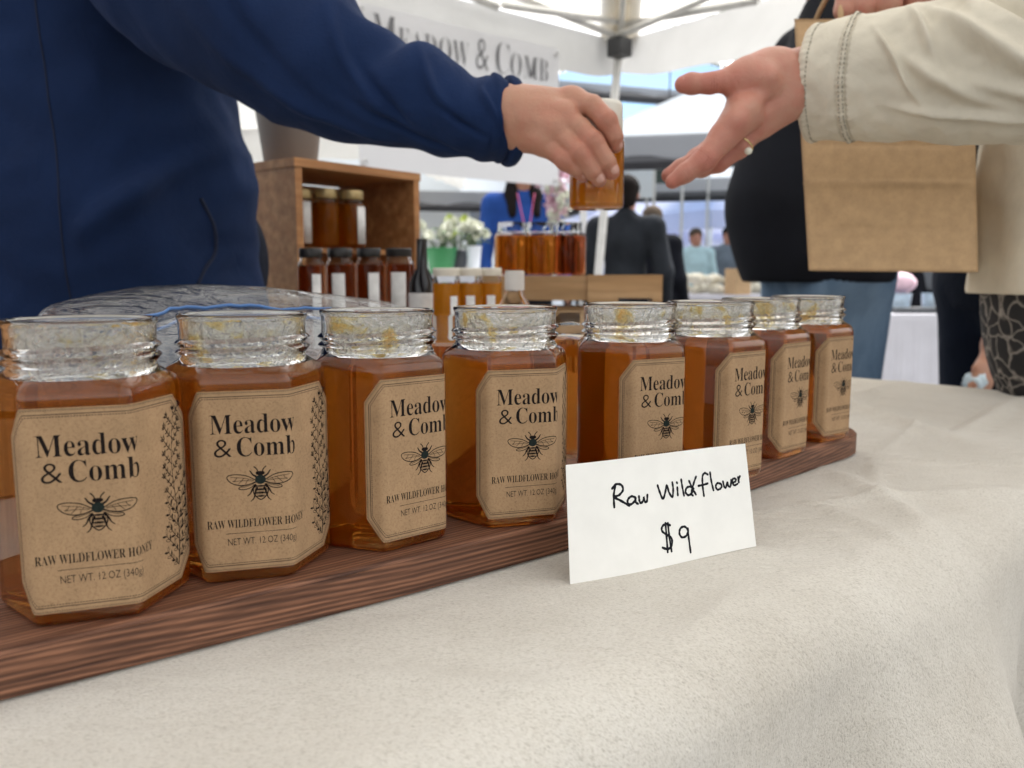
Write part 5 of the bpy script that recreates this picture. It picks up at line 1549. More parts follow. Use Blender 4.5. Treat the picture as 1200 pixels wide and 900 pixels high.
# jacket and sleeve
def cs_fold(u, a, p):
    d = 0.0040 * vnoise(p, 14, 4) + 0.0024 * vnoise(p, 38, 1) + .0012 * vnoise(p, 90, 2) - .005 * abs(vnoise(p * V3(1, 1, .7), 20, 12)) + .002
    F = [(.30, -1.2, .9, .10, .014, .013), (.24, -1.5, 1.1, .09, .018, -.012), (.42, -1.5, .75, .13, .016, .014), (.38, -1.0, .9, .10, .014, -.011), (.50, -1.9, .55, .10, .016, .010),
         (.56, -1.1, 1.1, .08, .012, .009), (.60, -1.8, .9, .07, .010, .006), (.34, -2.2, .4, .12, .014, .009), (.47, -.6, 1.3, .07, .014, .008), (.2, -.7, 1.3, .08, .014, .010), (.15, -1.9, .8, .10, .02, .010),
         (.66, -1.3, .9, .06, .009, .006), (.45, -2.4, .15, .15, .010, .007)]
    for uc, ac, ang, L, w, h in F: d += crease(u, a, uc, ac, ang, L, w, h)
    d += .0016 * gauss(u, .815, .012) - .0022 * gauss(u, .800, .0035) - .0014 * gauss(u, .832, .003)
    if .79 < u < .84: d += .0008 * math.sin(a * 60)
    d += .0010 * gauss(u, .985, .012) + (.0006 * math.sin(a * 55) if u > .965 else 0)
    return d
cc = [P(1440, 20, .83), P(1340, 48, .765), P(1255, 66, .735), P(1180, 75, .740), P(1110, 83, .758), P(1060, 88.5, .775), P(1020, 94, .790), P(985, 97, .805), P(951, 99.5, .820)]
cr = [(M(118, .8), M(96, .8)), (M(108, .76), M(88, .76)), (M(95, .735), M(80, .73)), (M(84, .74), M(70, .74)), (M(77, .76), M(66, .76)), (M(72, .775), M(62, .77)), (M(68, .79), M(58, .79)), (M(65, .805), M(54, .80)), (M(62.5, .82), M(50, .82))]
_, SV, SCc = loft('sleeve', cc, cr, MAT['beige'], cust, 180, 34, cs_fold, lip=0.003)
nS = 180
def stitch_ring(frac, name, r=.0005, dash=True):
    i = int(frac * (len(SCc) - 1)); m = MB(); ringp = [np.array(SV[i * nS + k]) for k in range(nS)]
    c = SCc[i]
    for k in range(0, nS, 2):
        a = ringp[k]; b_ = ringp[(k + 1) % nS]
        da = (a - c) / np.linalg.norm(a - c); m.tube([a + da * .0004, b_ + da * .0004], r, 5)
    m.build(name, MAT['beige_thread'], cust, True, True)
stitch_ring(.822, 'stitching'); stitch_ring(.806, 'stitching'); stitch_ring(.968, 'stitching')
def ct(u, a, p): return .008 * vnoise(p, 7, 3) + .004 * vnoise(p, 20, 1) + .003 * math.sin(a * 14) * gauss(p[2], .93, .08) - .003 * gauss(p[2], .934, .003)
jx = P(1395, 300, CY)[0]
tc = [V3(jx, CY, P(1180, 348, .9)[2]), V3(jx, CY, P(1180, 330, .9)[2]), V3(jx, CY, 1.0), V3(jx + .01, CY, 1.10), V3(jx + .01, CY, 1.22), V3(jx + .01, CY, 1.34), V3(jx, CY, 1.42), V3(jx, CY, 1.46)]
hw_ = jx - P(1150, 300, CY)[0]
loft('jacket', tc, [(.17, hw_ + .002), (.172, hw_ + .003), (.175, hw_), (.175, hw_ - .004), (.17, hw_ - .01), (.15, hw_ - .03), (.11, .14), (.07, .08)], MAT['beige'], cust, 140, 12, ct, up=(0, 1, 0.001), cap=(True, False))
def vein_mat():
    m, nt, b = newmat('black_patterned_fabric')
    v = nt.nodes.new('ShaderNodeTexVoronoi'); v.feature = 'DISTANCE_TO_EDGE'; v.inputs['Scale'].default_value = 55
    c = coords(nt, 'Object', scale=(1, 1, .8)); nz = nt.nodes.new('ShaderNodeTexNoise'); nz.inputs['Scale'].default_value = 30
    nt.links.new(c, nz.inputs['Vector']); mx = nt.nodes.new('ShaderNodeVectorMath'); mx.operation = 'MULTIPLY_ADD'; mx.inputs[1].default_value = (.03,) * 3
    nt.links.new(nz.outputs['Color'], mx.inputs[0]); nt.links.new(c, mx.inputs[2]); nt.links.new(mx.outputs[0], v.inputs['Vector'])
    nt.links.new(ramp(nt, v.outputs['Distance'], [(0.0, (.30, .27, .24)), (0.04, (.13, .115, .10)), (0.10, (.010, .009, .010))]), b.inputs['Base Color'])
    setp(b, Roughness=.8); return m
MAT['veined'] = vein_mat()
loft('patterned_trousers', [V3(jx, CY, .93), V3(jx, CY, .85), V3(jx + .02, CY, .75), V3(jx + .04, CY, .6), V3(jx + .05, CY, .3), V3(jx + .05, CY, .08)], [(.15, hw_ - .012), (.15, hw_ - .02), (.15, hw_ - .045), (.14, hw_ - .07), (.13, .16), (.12, .15)], MAT['veined'], cust, 60, 6, None, up=(0, 1, .001), cap=(True, True))

# paper bag
BY = 0.985
bl, br_ = P(948, 317, BY), P(1146, 319, BY)
tl, tr2 = P(931, 22, BY - .0), P(1140, 22, BY)
bagW = br_[0] - bl[0]
bag = empty('paper_bag', (bl[0], BY, bl[2]), 0, 'brown kraft paper bag with horizontal creases held below the beige sleeve', 'paper bag')
def bag_panel(name, c00, c10, c01, c11, nrm, creases, amp=.0025, nu=40, nv=70, t=.0006):
    c00, c10, c01, c11 = map(lambda q: np.array(q, float), (c00, c10, c01, c11)); nrm = np.array(nrm, float); nrm /= np.linalg.norm(nrm)
    V = []
    for s_ in (t / 2, -t / 2):
        for i in range(nu + 1):
            for j in range(nv + 1):
                u, v = i / nu, j / nv
                p = (c00 * (1 - u) + c10 * u) * (1 - v) + (c01 * (1 - u) + c11 * u) * v
                d = amp * vnoise(p, 9, 5) + amp * .3 * vnoise(p, 40, 2)
                for cv, h, w in creases: d += h * gauss(v + .012 * vnoise(p, 6, 3), cv, w)
                e = math.sin(PI * u) ** .3 if 0 < u < 1 else 0
                V.append(p + nrm * (d * e + s_))
    m = nv + 1; N = (nu + 1) * m; Fc = []
    for i in range(nu):
        for j in range(nv):
            a = i * m + j; Fc += [(a, a + m, a + m + 1, a + 1), (N + a, N + a + 1, N + a + m + 1, N + a + m)]
    for i in range(nu):
        for j in (0, nv): a, b = i * m + j, (i + 1) * m + j; Fc.append((a, N + a, N + b, b))
    for j in range(nv):
        for i in (0, nu): a, b = i * m + j, i * m + j + 1; Fc.append((a, b, N + b, N + a))
    return mesh(name, V, Fc, MAT['kraft_bag'], bag, True, True)
gd = V3(.046, .105, 0)
crs = [(.166, .0022, .006), (.174, -.0016, .005), (.356, .0030, .007), (.366, -.0020, .005), (.515, -.0022, .006), (.72, .002, .006)]
bag_panel('front_panel', bl, br_, tl, tr2, (0, -1, 0), crs)
bag_panel('back_panel', bl + gd, br_ + gd, tl + gd + V3(.014, 0, .015), tr2 + gd + V3(0, 0, .012), (0, -1, 0), crs)
mid = (bl + gd * .5 + V3(.012, 0, 0)); midt = tl + gd * .5 + V3(.006, 0, .012)
bag_panel('side_panel', bl, mid, tl, midt, (-1, 0, 0), crs, .001, 10); bag_panel('side_panel', mid, bl + gd, midt, tl + gd + V3(.014, 0, .015), (-1, 0, 0), crs, .001, 10)
mid = (br_ + gd * .5 - V3(.012, 0, 0)); midt = tr2 + gd * .5 - V3(.012, 0, 0)
bag_panel('side_panel', br_, mid, tr2, midt, (1, 0, 0), crs, .001, 10); bag_panel('side_panel', mid, br_ + gd, midt, tr2 + gd + V3(0, 0, .012), (1, 0, 0), crs, .001, 10)
up_ = V3(0, 0, .0012); q4 = [bl + V3(.001, .001, .001), br_ + V3(-.001, .001, .001), br_ + gd + V3(-.001, -.001, .001), bl + gd + V3(.001, -.001, .001)]
MB().add(q4 + [p + up_ for p in q4], [(3, 2, 1, 0), (4, 5, 6, 7), (0, 1, 5, 4), (1, 2, 6, 5), (2, 3, 7, 6), (3, 0, 4, 7)]).build('bottom_panel', MAT['kraft_bag'], bag, False, True)
for yy in (.0, .115):
    hpnt = [P(985, 40, BY) + V3(0, yy - .004, 0), P(984, 10, BY) + V3(0, yy * .8 - .004, 0), P(992, -25, BY + .02) + V3(0, yy * .3, 0), P(1040, -38, BY + .03), P(1075, -25, BY + .02) + V3(0, yy * .3, 0), P(1085, 10, BY) + V3(0, yy * .8 - .004, 0), P(1086, 40, BY) + V3(0, yy - .004, 0)]
    MB().tube(spline(hpnt, 6), .0032, 8).build('handle', MAT['kraft_bag'], bag, True, True)

# ------------------------------------------------------------------ the stall's tent
def canvas_mat(name, col, trans=0.5, dirt=0.08):
    m = bpy.data.materials.new(name); m.use_nodes = True
    nt = m.node_tree; b = nt.nodes['Principled BSDF']; out = nt.nodes['Material Output']
    c = coords(nt); f = noise_t(nt, c, 2.2, 5, 0.6, 0.5)
    cc_ = ramp(nt, f, [(0.3, tuple(x * (1 - dirt) for x in col)), (0.7, col)])
    nt.links.new(cc_, b.inputs['Base Color']); setp(b, Roughness=0.85, Specular_IOR_Level=0.2)
    t = nt.nodes.new('ShaderNodeBsdfTranslucent'); nt.links.new(cc_, t.inputs['Color'])
    bump(nt, b, noise_t(nt, c, 5, 3), 0.25, 0.02)
    mx = nt.nodes.new('ShaderNodeMixShader'); mx.inputs[0].default_value = trans
    nt.links.new(b.outputs[0], mx.inputs[1]); nt.links.new(t.outputs[0], mx.inputs[2]); nt.links.new(mx.outputs[0], out.inputs['Surface'])
    return m
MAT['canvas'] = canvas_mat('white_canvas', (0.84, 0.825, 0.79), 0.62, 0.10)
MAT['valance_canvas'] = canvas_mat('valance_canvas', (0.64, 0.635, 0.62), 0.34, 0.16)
MAT['canvas_cool'] = canvas_mat('cool_white_canvas', (0.66, 0.71, 0.76), 0.4, 0.08)
MAT['canvas_blue'] = canvas_mat('pale_blue_canvas', (0.36, 0.56, 0.80), 0.5)
MAT['canvas_lav'] = canvas_mat('lavender_canvas', (0.62, 0.66, 0.84), 0.5)
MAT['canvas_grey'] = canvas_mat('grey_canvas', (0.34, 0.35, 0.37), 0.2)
MAT['banner'] = canvas_mat('banner_vinyl', (0.66, 0.66, 0.68), 0.28, 0.05)
MAT['pole_white'] = mat('white_painted_pole', (0.66, 0.65, 0.62), 0.35, 0.1, 20)
MAT['dark_bar'] = mat('dark_under_eave', (0.05, 0.05, 0.055), 0.4)
MAT['black_plastic'] = mat('black_plastic', (0.015, 0.015, 0.016), 0.4)
MAT['grey_print'] = mat('grey_print', (0.13, 0.13, 0.14), 0.7)
MAT['grommet'] = mat('grommet_metal', (0.6, 0.6, 0.6), 0.3, Metallic=0.8)
TD = 3.9
C0 = P(726, 55, TD); CZ = C0[2] + 0.03
C0 = np.array([C0[0], C0[1], CZ])
LW = -E1; RW = np.array([0.6468, -0.7626, 0])
S_ = 3.0
corners = [C0, C0 + LW * S_, C0 + LW * S_ + RW * S_, C0 + RW * S_]
ctr = sum(corners) / 4
tent = empty('market_tent', (ctr[0], ctr[1], 0), 0, 'white canopy tent over the honey stall with its corner pole in view', 'tent')
# roof: four sagging canvas panels as one sheet, plus a valance along each side
peak = ctr + V3(0, 0, 0.95)
def sheet(name, f, nu, nv, m, parent, thick=None):
    V = [f(i / nu, j / nv) for i in range(nu + 1) for j in range(nv + 1)]; w = nv + 1
    Fc = [(i * w + j, (i + 1) * w + j, (i + 1) * w + j + 1, i * w + j + 1) for i in range(nu) for j in range(nv)]
    return mesh(name, V, Fc, m, parent, True, True)
for k in range(4):
    a, b = corners[k], corners[(k + 1) % 4]
    def f(u, v, a=a, b=b):
        p = (a * (1 - u) + b * u) * (1 - v) + peak * v
        return p + V3(0, 0, -0.05 * math.sin(PI * v) * math.sin(PI * u) + .004 * vnoise((u * 9, v * 9, k), 1, 2))
    sheet('roof_panel', f, 24, 24, MAT['canvas'], tent)
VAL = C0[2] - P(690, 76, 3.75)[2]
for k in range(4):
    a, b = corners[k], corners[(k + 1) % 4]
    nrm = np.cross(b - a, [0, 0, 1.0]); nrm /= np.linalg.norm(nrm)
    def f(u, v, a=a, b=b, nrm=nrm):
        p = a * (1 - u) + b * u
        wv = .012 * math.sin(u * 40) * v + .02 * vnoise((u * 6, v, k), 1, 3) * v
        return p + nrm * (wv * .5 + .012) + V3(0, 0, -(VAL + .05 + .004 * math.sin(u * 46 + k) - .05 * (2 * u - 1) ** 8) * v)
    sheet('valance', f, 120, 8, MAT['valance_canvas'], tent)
ptop, pbot = P(732, 40, TD - .05), P(703, 325, TD - .05)
dirp = (ptop - pbot) / (ptop[2] - pbot[2])
for k, c in enumerate(corners):
    c = c.copy(); inn = (ctr - c); inn[2] = 0; inn /= np.linalg.norm(inn); c = c + inn * .05
    foot = c.copy(); foot[2] = 0
    if k == 0:
        top = P(727, 40, TD - .06); foot = pbot + dirp * (0 - pbot[2])
    else: top = c

    m = MB().tube([top, foot], .019, 4); m.build('pole', MAT['pole_white'], tent, False, True)
    MB().tube([foot, foot + V3(0, 0, .012)], .05, 14).build('foot', MAT['black_plastic'], tent, True, True)
    # upper sleeve and joint
    tcap = top + V3(0, 0, .0)
    if k == 0:
        MB().box((0, 0, 0), (.075, .075, .075), ROWROT).build('corner_joint', MAT['black_plastic'], tent).location = tuple(P(726, 56, TD - .12) - np.array(tent.location))
    # scissor bars along both sides
for k in range(4):
    a, b = corners[k] + V3(0, 0, -.02), corners[(k + 1) % 4] + V3(0, 0, -.02)
    n_ = 4
    off = (ctr - (a + b) / 2); off[2] = 0; off = off / np.linalg.norm(off) * .06
    for i in range(n_):
        p, q = a + (b - a) * i / n_ + off, a + (b - a) * (i + 1) / n_ + off
        if i % 2: MB().tube([p, q + V3(0, 0, .07)], .017, 4).build('truss_bar', MAT['pole_white'], tent, False, True); MB().tube([p + V3(0, 0, .07) + off * .5, q + off * .5], .015, 4).build('truss_bar', MAT['pole_white'], tent, False, True)
        else: MB().tube([p, q + V3(0, 0, .07)], .017, 4).build('truss_bar', MAT['pole_white'], tent, False, True); MB().tube([p + V3(0, 0, .07) + off * .5, q + off * .5], .015, 4).build('truss_bar', MAT['pole_white'], tent, False, True)
for c in corners:
    MB().tube([c + (ctr - c) * V3(.04, .04, 0) + V3(0, 0, .0), peak + V3(0, 0, -.06)], .013, 6).build('roof_strut', MAT['pole_white'], tent, False, True)
# vertical fabric sleeve over the corner above the joint
MAT['canvas_stained'] = canvas_mat('stained_canvas', (0.60, 0.54, 0.44), 0.25, 0.35)
for c in corners:       # the stained reinforcement strip sewn under the roof's corner seam
    dg_ = peak - c; sd2 = np.cross(dg_, [0, 0, 1.]); sd2 /= np.linalg.norm(sd2)
    sheet('corner_strip', lambda u, v, c=c, dg_=dg_, sd2=sd2: c + dg_ * (.5 * u) + sd2 * (v - .5) * .17 + V3(0, 0, -.015 - .05 * math.sin(PI * .5 * u) * 0), 10, 4, MAT['canvas_stained'], tent)

# banner hung along the left side
def wallpt(px, off=0.06):
    """point of the left tent side below photo column px"""
    best = None
    t = np.linspace(0, 3, 3001); pts = C0[None, :] + LW[None, :] * t[:, None]
    inn = RW * off; pts = pts + inn
    axd = pts[:, 1] * CT - (CZ - CAMZ) * 0
    u = 600 + FPX * pts[:, 0] / (pts[:, 1] * CT)
    i = int(np.argmin(abs(u - px))); return pts[i], t[i]
bR, tR = wallpt(653); bL_, tL = wallpt(424)
zbR = P(653, 222, bR[1])[2]; ztR = P(641, 58, bR[1])[2]
zbB = (P(424, 193, bL_[1])[2] + zbR) / 2
banner = empty('banner', ((bL_[0] + bR[0]) / 2, (bL_[1] + bR[1]) / 2, zbB), 0, 'white vinyl banner with grey serif lettering hanging behind the outstretched arm', 'banner')
BLn = np.linalg.norm((bR - bL_)[:2])
bu = (bR - bL_) / BLn; bu[2] = 0; bnrm = np.array([bu[1], -bu[0], 0])
def bf(u, v):
    p = bL_ * (1 - u) + bR * u; p = p.copy(); p[2] = zbB + (ztR - zbB) * v
    return p + bnrm * (.006 * vnoise((u * 4, v * 3, 0), 1, 2) + .004 * math.sin(u * 9))
sheet('banner_sheet', bf, 60, 30, MAT['banner'], banner)
def banner_text():
    bm = bmesh.new(); big, small = .118, .088
    x = 0; items = [('M', big), ('EADOW', small), (' ', 0), ('&', big), (' ', 0), ('C', big), ('OMB', small)]
    for s, cap in items:
        if s == ' ': x += .042; continue
        b_ = text_bm(s, cap, None, -.016, 1.08); xs = [v.co.x for v in b_.verts]; w = max(xs) - min(xs)
        for v in b_.verts: v.co.x += x - min(xs)
        x += w + .012; join_bm(bm, b_)
    pM, _ = wallpt(441); pB, _ = wallpt(641); L = np.linalg.norm((pB - pM)[:2])
    zM = P(441, 55, pM[1])[2]; zB = P(641, 98, pB[1])[2]
    for v in bm.verts:
        u = v.co.x / x; p = pM * (1 - u) + pB * u; z = (zM + zB) / 2 + v.co.y
        uu = float((p - bL_) @ bu / BLn)
        q = bf(uu, (z - zbB) / (ztR - zbB)) + bnrm * .004
        v.co = Vector(q)
    o = finish(bm, 'banner_lettering', MAT['grey_print'], banner); o.matrix_parent_inverse = pm(banner).inverted()
banner_text()
for u, v in ((.02, .04), (.98, .04), (.02, .96), (.98, .96)):
    q = bf(u, v) + bnrm * .004; MB().lathe([(.006, 0), (.012, .0), (.012, .003), (.006, .003)], (0, 0, 0), 18, False, False)
    pts = [q + (bu * math.cos(t) + V3(0, 0, 1) * math.sin(t)) * .010 for t in np.linspace(0, 2 * PI, 20)]
    MB().tube(pts, .003, 6, False).build('grommet', MAT['grommet'], banner, True, True)

# ------------------------------------------------------------------ ground
def ground_mat():
    m, nt, b = newmat('asphalt'); c = coords(nt)
    f = noise_t(nt, c, 0.7, 6); g = noise_t(nt, c, 90, 3)
    a = ramp(nt, f, [(.3, (.075, .075, .075)), (.7, (.12, .12, .115))])
    nt.links.new(mixc(nt, .5, a, ramp(nt, g, [(.3, (.6, .6, .6)), (.7, (1, 1, 1))]), 'MULTIPLY'), b.inputs['Base Color']); setp(b, Roughness=.95)
    bump(nt, b, g, .4, .004); return m
MAT['asphalt'] = ground_mat()
g = MB().box((0, 100, -.05), (600, 600, .1)).build('ground', MAT['asphalt']); g['kind'] = 'structure'

# ------------------------------------------------------------------ neighbouring tents
def far_tent(label, cx, cy, rot, w, d, eave, peakz, m, valm, val=.28, walls=None, group='neighbouring market tents', poles=True, pm_='pole_white', bar=None):
    t = empty('market_tent', (cx, cy, 0), rot, label, 'tent', group)
    c = [V3(-w / 2, -d / 2, eave), V3(w / 2, -d / 2, eave), V3(w / 2, d / 2, eave), V3(-w / 2, d / 2, eave)]
    pk = V3(0, 0, peakz)
    for k in range(4):
        a, b_ = c[k], c[(k + 1) % 4]
        V = []; n = 14
        for i in range(n + 1):
            for j in range(n + 1):
                u, v = i / n, j / n; p = (a * (1 - u) + b_ * u) * (1 - v) + pk * v; V.append(p + V3(0, 0, -.10 * math.sin(PI * v) * math.sin(PI * u) * (peakz - eave)))
        w_ = n + 1; mesh('roof_panel', V, [(i * w_ + j, (i + 1) * w_ + j, (i + 1) * w_ + j + 1, i * w_ + j + 1) for i in range(n) for j in range(n)], m, t)
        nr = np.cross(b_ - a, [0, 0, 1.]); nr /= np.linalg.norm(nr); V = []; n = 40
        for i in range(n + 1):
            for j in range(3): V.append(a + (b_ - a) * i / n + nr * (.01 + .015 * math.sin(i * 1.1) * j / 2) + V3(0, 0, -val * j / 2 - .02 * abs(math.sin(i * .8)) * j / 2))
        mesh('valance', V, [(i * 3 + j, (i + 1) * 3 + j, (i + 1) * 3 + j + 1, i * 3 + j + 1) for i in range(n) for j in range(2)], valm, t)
        if poles: MB().tube([a * V3(.985, .985, 1), V3(a[0] * .985, a[1] * .985, 0)], .028, 8).build('pole', MAT[pm_], t, True)
        zb_ = -.03 if bar is None else -val - .5 * bar  # given bar: thick dark bar below the valance, also stands in for interior shade
        MB().tube([a * V3(.98, .98, 1) + V3(0, 0, zb_), b_ * V3(.98, .98, 1) + V3(0, 0, zb_)], bar or .014, 6).build('frame_or_shade_bar', MAT['dark_bar' if bar else 'pole_white'], t)
        if walls and k in walls:
            nn = 30; V = []
            for i in range(nn + 1):
                for j in (0, 1): V.append((a + (b_ - a) * (.01 + .98 * i / nn)) * V3(.985, .985, 1) + nr * .03 * math.sin(i * 1.3) + V3(0, 0, -val * .5 if j == 0 else -eave + .05))
            mesh('side_wall', V, [(2 * i, 2 * i + 2, 2 * i + 3, 2 * i + 1) for i in range(nn)], m, t)
    return t
def put(u, y): return P(u, 400, y)[0]
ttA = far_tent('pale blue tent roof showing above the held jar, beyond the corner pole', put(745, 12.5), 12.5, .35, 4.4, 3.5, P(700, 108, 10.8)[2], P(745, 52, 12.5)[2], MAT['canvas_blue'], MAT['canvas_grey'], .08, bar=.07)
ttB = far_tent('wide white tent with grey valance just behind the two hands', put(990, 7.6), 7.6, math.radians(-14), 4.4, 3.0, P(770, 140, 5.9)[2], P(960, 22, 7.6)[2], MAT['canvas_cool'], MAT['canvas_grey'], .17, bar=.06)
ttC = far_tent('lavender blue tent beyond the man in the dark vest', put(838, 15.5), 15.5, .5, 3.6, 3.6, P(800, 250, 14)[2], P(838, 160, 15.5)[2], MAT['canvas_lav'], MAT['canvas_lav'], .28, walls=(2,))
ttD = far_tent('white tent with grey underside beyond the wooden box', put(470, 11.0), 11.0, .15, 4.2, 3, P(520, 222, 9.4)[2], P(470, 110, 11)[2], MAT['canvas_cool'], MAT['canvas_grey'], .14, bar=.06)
ttE = far_tent('white tent far off between the banner and the held jar', put(640, 19.0), 19.0, .2, 5, 4, 2.3, 3.3, MAT['canvas_cool'], MAT['canvas_lav'], .28, walls=(2,))
ttF = far_tent('white tent at the left, mostly hidden by the vendor', put(300, 9.0), 9.0, -.2, 4, 3, 2.15, 3.1, MAT['canvas'], MAT['canvas'], .28, walls=(2,))
ttG = far_tent('white tent on the right, beyond the people in dark clothes', put(1150, 11.0), 11.0, .1, 4, 3, 2.2, 3.1, MAT['canvas'], MAT['canvas'], .28, walls=(2,))
# lamp hanging inside the white tent
MAT['lamp'] = mat('lit_lamp', (1, .8, .5), .5); _b = MAT['lamp'].node_tree.nodes['Principled BSDF']; _b.inputs['Emission Color'].default_value = (1, .75, .42, 1); _b.inputs['Emission Strength'].default_value = 4
MAT['lamp_metal'] = mat('lamp_metal', (.3, .3, .3), .4)
lp = P(783, 183, 7.0); lamp = empty('hanging_lamp', tuple(lp), 0, 'round warm lit lamp hanging under the white tent beside the open hand', 'lamp')
MB().lathe([(.02, .05), (.09, .04), (.115, 0), (.10, -.004)], n=28, cap1=False).build('lamp_shade', MAT['lamp_metal'], lamp, True)
MB().lathe([(.02, -.045), (.07, -.035), (.098, 0), (.09, .01), (.02, .012)], n=28).build('bulb', MAT['lamp'], lamp, True)
MB().tube([(0, 0, .05), (0, 0, ttB.location[2] + 2.6 - lp[2])], .006, 6).build('cord', MAT['black_plastic'], lamp)
# dark shed behind the lamp, green wall strip
MAT['shed'] = mat('dark_green_boards', (.045, .06, .05), .8, .2, 3)
MAT['white_panel'] = mat('white_sign_panel', (.72, .76, .78), .6, .05, 3)
MAT['grey_ceiling'] = mat('grey_ceiling', (.5, .49, .46), .8)
def board_building(label, u0, u1, y, z1, m, depth=3.0, group=None):
    x0, x1 = put(u0, y), put(u1, y); o = empty('market_hall', ((x0 + x1) / 2, y + depth / 2, 0), 0, label, 'building')
    W = x1 - x0
    MB().box((0, 0, z1 / 2), (W, depth, z1)).build('wall', m, o)
    MB().box((0, -.1, z1 + .08), (W + .5, depth + .5, .16)).build('roof', MAT['grey_ceiling'], o)
    n = max(3, int(W / 1.6))
    for i in range(n):
        xx = -W / 2 + W * (i + .5) / n
        f = MB().box((xx, -depth / 2 - .01, 1.5), (.9, .06, 1.3)).build('window', MAT['white_panel'], o)
        MB().box((xx, -depth / 2 - .045, 1.5), (.76, .02, 1.16)).build('pane', MAT['window_glass'], f)
    return o
MAT['window_glass'] = mat('window_glass', (.12, .15, .17), .08, .1, 3)
MAT['grey_wall'] = mat('grey_wall', (.33, .34, .34), .8, .1, 1)
board_building('long low grey market hall with windows far behind the tents', 250, 1150, 30, 3.1, MAT['grey_wall'], 5)
def panel_sign(label, u0, u1, v0, v1, y, m, cat='sign', name='display_panel'):
    a, b_ = P(u0, v1, y), P(u1, v0, y); o = empty(name, ((a[0] + b_[0]) / 2, y, 0), 0, label, cat)
    W, H = b_[0] - a[0], b_[2] - a[2]
    MB().box((0, 0, a[2] + H / 2), (W, .03, H)).build('panel', m, o)
    for s in (-1, 1): MB().box((s * (W / 2 + .012), 0, (a[2] + H) / 2), (.024, .04, a[2] + H)).build('post', MAT['pole_white'], o)
    return o
panel_sign('tall blank white panel standing just left of the lit lamp', 712, 766, 158, 232, 8.2, MAT['white_panel'])
panel_sign('dark green board beside the white panel, under the lamp', 768, 800, 150, 215, 8.8, MAT['shed'], 'board', 'green_board')
panel_sign('sloping white ceiling panel seen behind the lit lamp', 760, 830, 165, 198, 9.3, MAT['grey_ceiling'], 'panel', 'ceiling_panel')

# trees beyond the tents
def leaf_mat(name, a, b_):
    m, nt, b = newmat(name); oi = noise_t(nt, coords(nt), 1.3, 3)
    nt.links.new(ramp(nt, oi, [(.3, a), (.7, b_)]), b.inputs['Base Color']); setp(b, Roughness=.7); return m
MAT['leaf'] = leaf_mat('leaves', (.035, .07, .02), (.11, .16, .06)); MAT['bark'] = mat('bark', (.09, .065, .045), .9, .3, 6, .5, 20, .02)
def tree(label, x, y, h, R, seed):
    r = random.Random(seed); o = empty('broadleaf_tree', (x, y, 0), 0, label, 'tree', 'trees beyond the market')
    m = MB(); m.tube([(0, 0, 0), (.05, 0, h * .3), (0, .05, h * .6)], [.18, .13, .07], 10)
    tips = []
    for i in range(9):
        a = r.uniform(0, 2 * PI); z = h * r.uniform(.3, .6); e = V3(math.cos(a) * R * .6, math.sin(a) * R * .6, z + h * r.uniform(.1, .28)); m.tube([(0, 0, z), tuple(e * V3(.5, .5, 0) + V3(0, 0, (z + e[2]) / 2 + .1)), tuple(e)], [.06, .04, .015], 6); tips.append(e)
    m.build('trunk', MAT['bark'], o, True)
    cl = [(V3(r.gauss(0, R * .5), r.gauss(0, R * .5), h * r.uniform(.42, .95)), R * r.uniform(.22, .42)) for _ in range(26)]
    V = []; Fc = []
    for c, cr_ in cl:
        for _ in range(190):
            d = V3(r.gauss(0, 1), r.gauss(0, 1), r.gauss(0, .8)); p = c + d / np.linalg.norm(d) * cr_ * r.uniform(.55, 1.05)
            a = V3(r.gauss(0, 1), r.gauss(0, 1), r.gauss(0, .5)); a /= np.linalg.norm(a); b_ = np.cross(a, V3(r.gauss(0, 1), r.gauss(0, 1), r.gauss(0, 1))); b_ /= np.linalg.norm(b_) + 1e-6
            s = .10; n = len(V); V += [p - a * s, p - b_ * s * .45, p + a * s, p + b_ * s * .45]; Fc.append((n, n + 1, n + 2, n + 3))
    mesh('crown', V, Fc, MAT['leaf'], o, False)
for i, (u, y, h, R) in enumerate(((815, 26, 8.5, 2.6), (690, 36, 8.8, 3.2), (540, 34, 7.0, 3.0), (1010, 30, 9, 3.0), (400, 30, 8.0, 3.0))):
    tree(['broadleaf tree showing green between the blue and the white tent', 'broadleaf tree beyond the market hall, behind the pole', 'broadleaf tree far behind the wooden box', 'broadleaf tree behind the paper bag', 'broadleaf tree behind the grey bucket'][i], put(u, y), y, h, R, i + 5)

# ------------------------------------------------------------------ people in the background
MAT['royal_blue'] = fabric('royal_blue_top', (.02, .065, .26), .1, .2, 100, .001, .15)
MAT['charcoal'] = fabric('charcoal_vest', (.020, .023, .028), .1, .2, 100, .001, .3)
MAT['aqua'] = fabric('pale_aqua_shirt', (.45, .62, .66), .1, .2, 100, .001, .1)
MAT['grey_top'] = fabric('grey_top', (.16, .19, .23), .1, .2, 100, .001, .1)
MAT['grey_patch'] = mat('grey_reflective_patch', (.11, .12, .135), .7)
MAT['lanyard'] = mat('pink_lanyard', (.65, .12, .25), .6)
MAT['glove'] = mat('pale_blue_paper', (.55, .66, .72), .6)
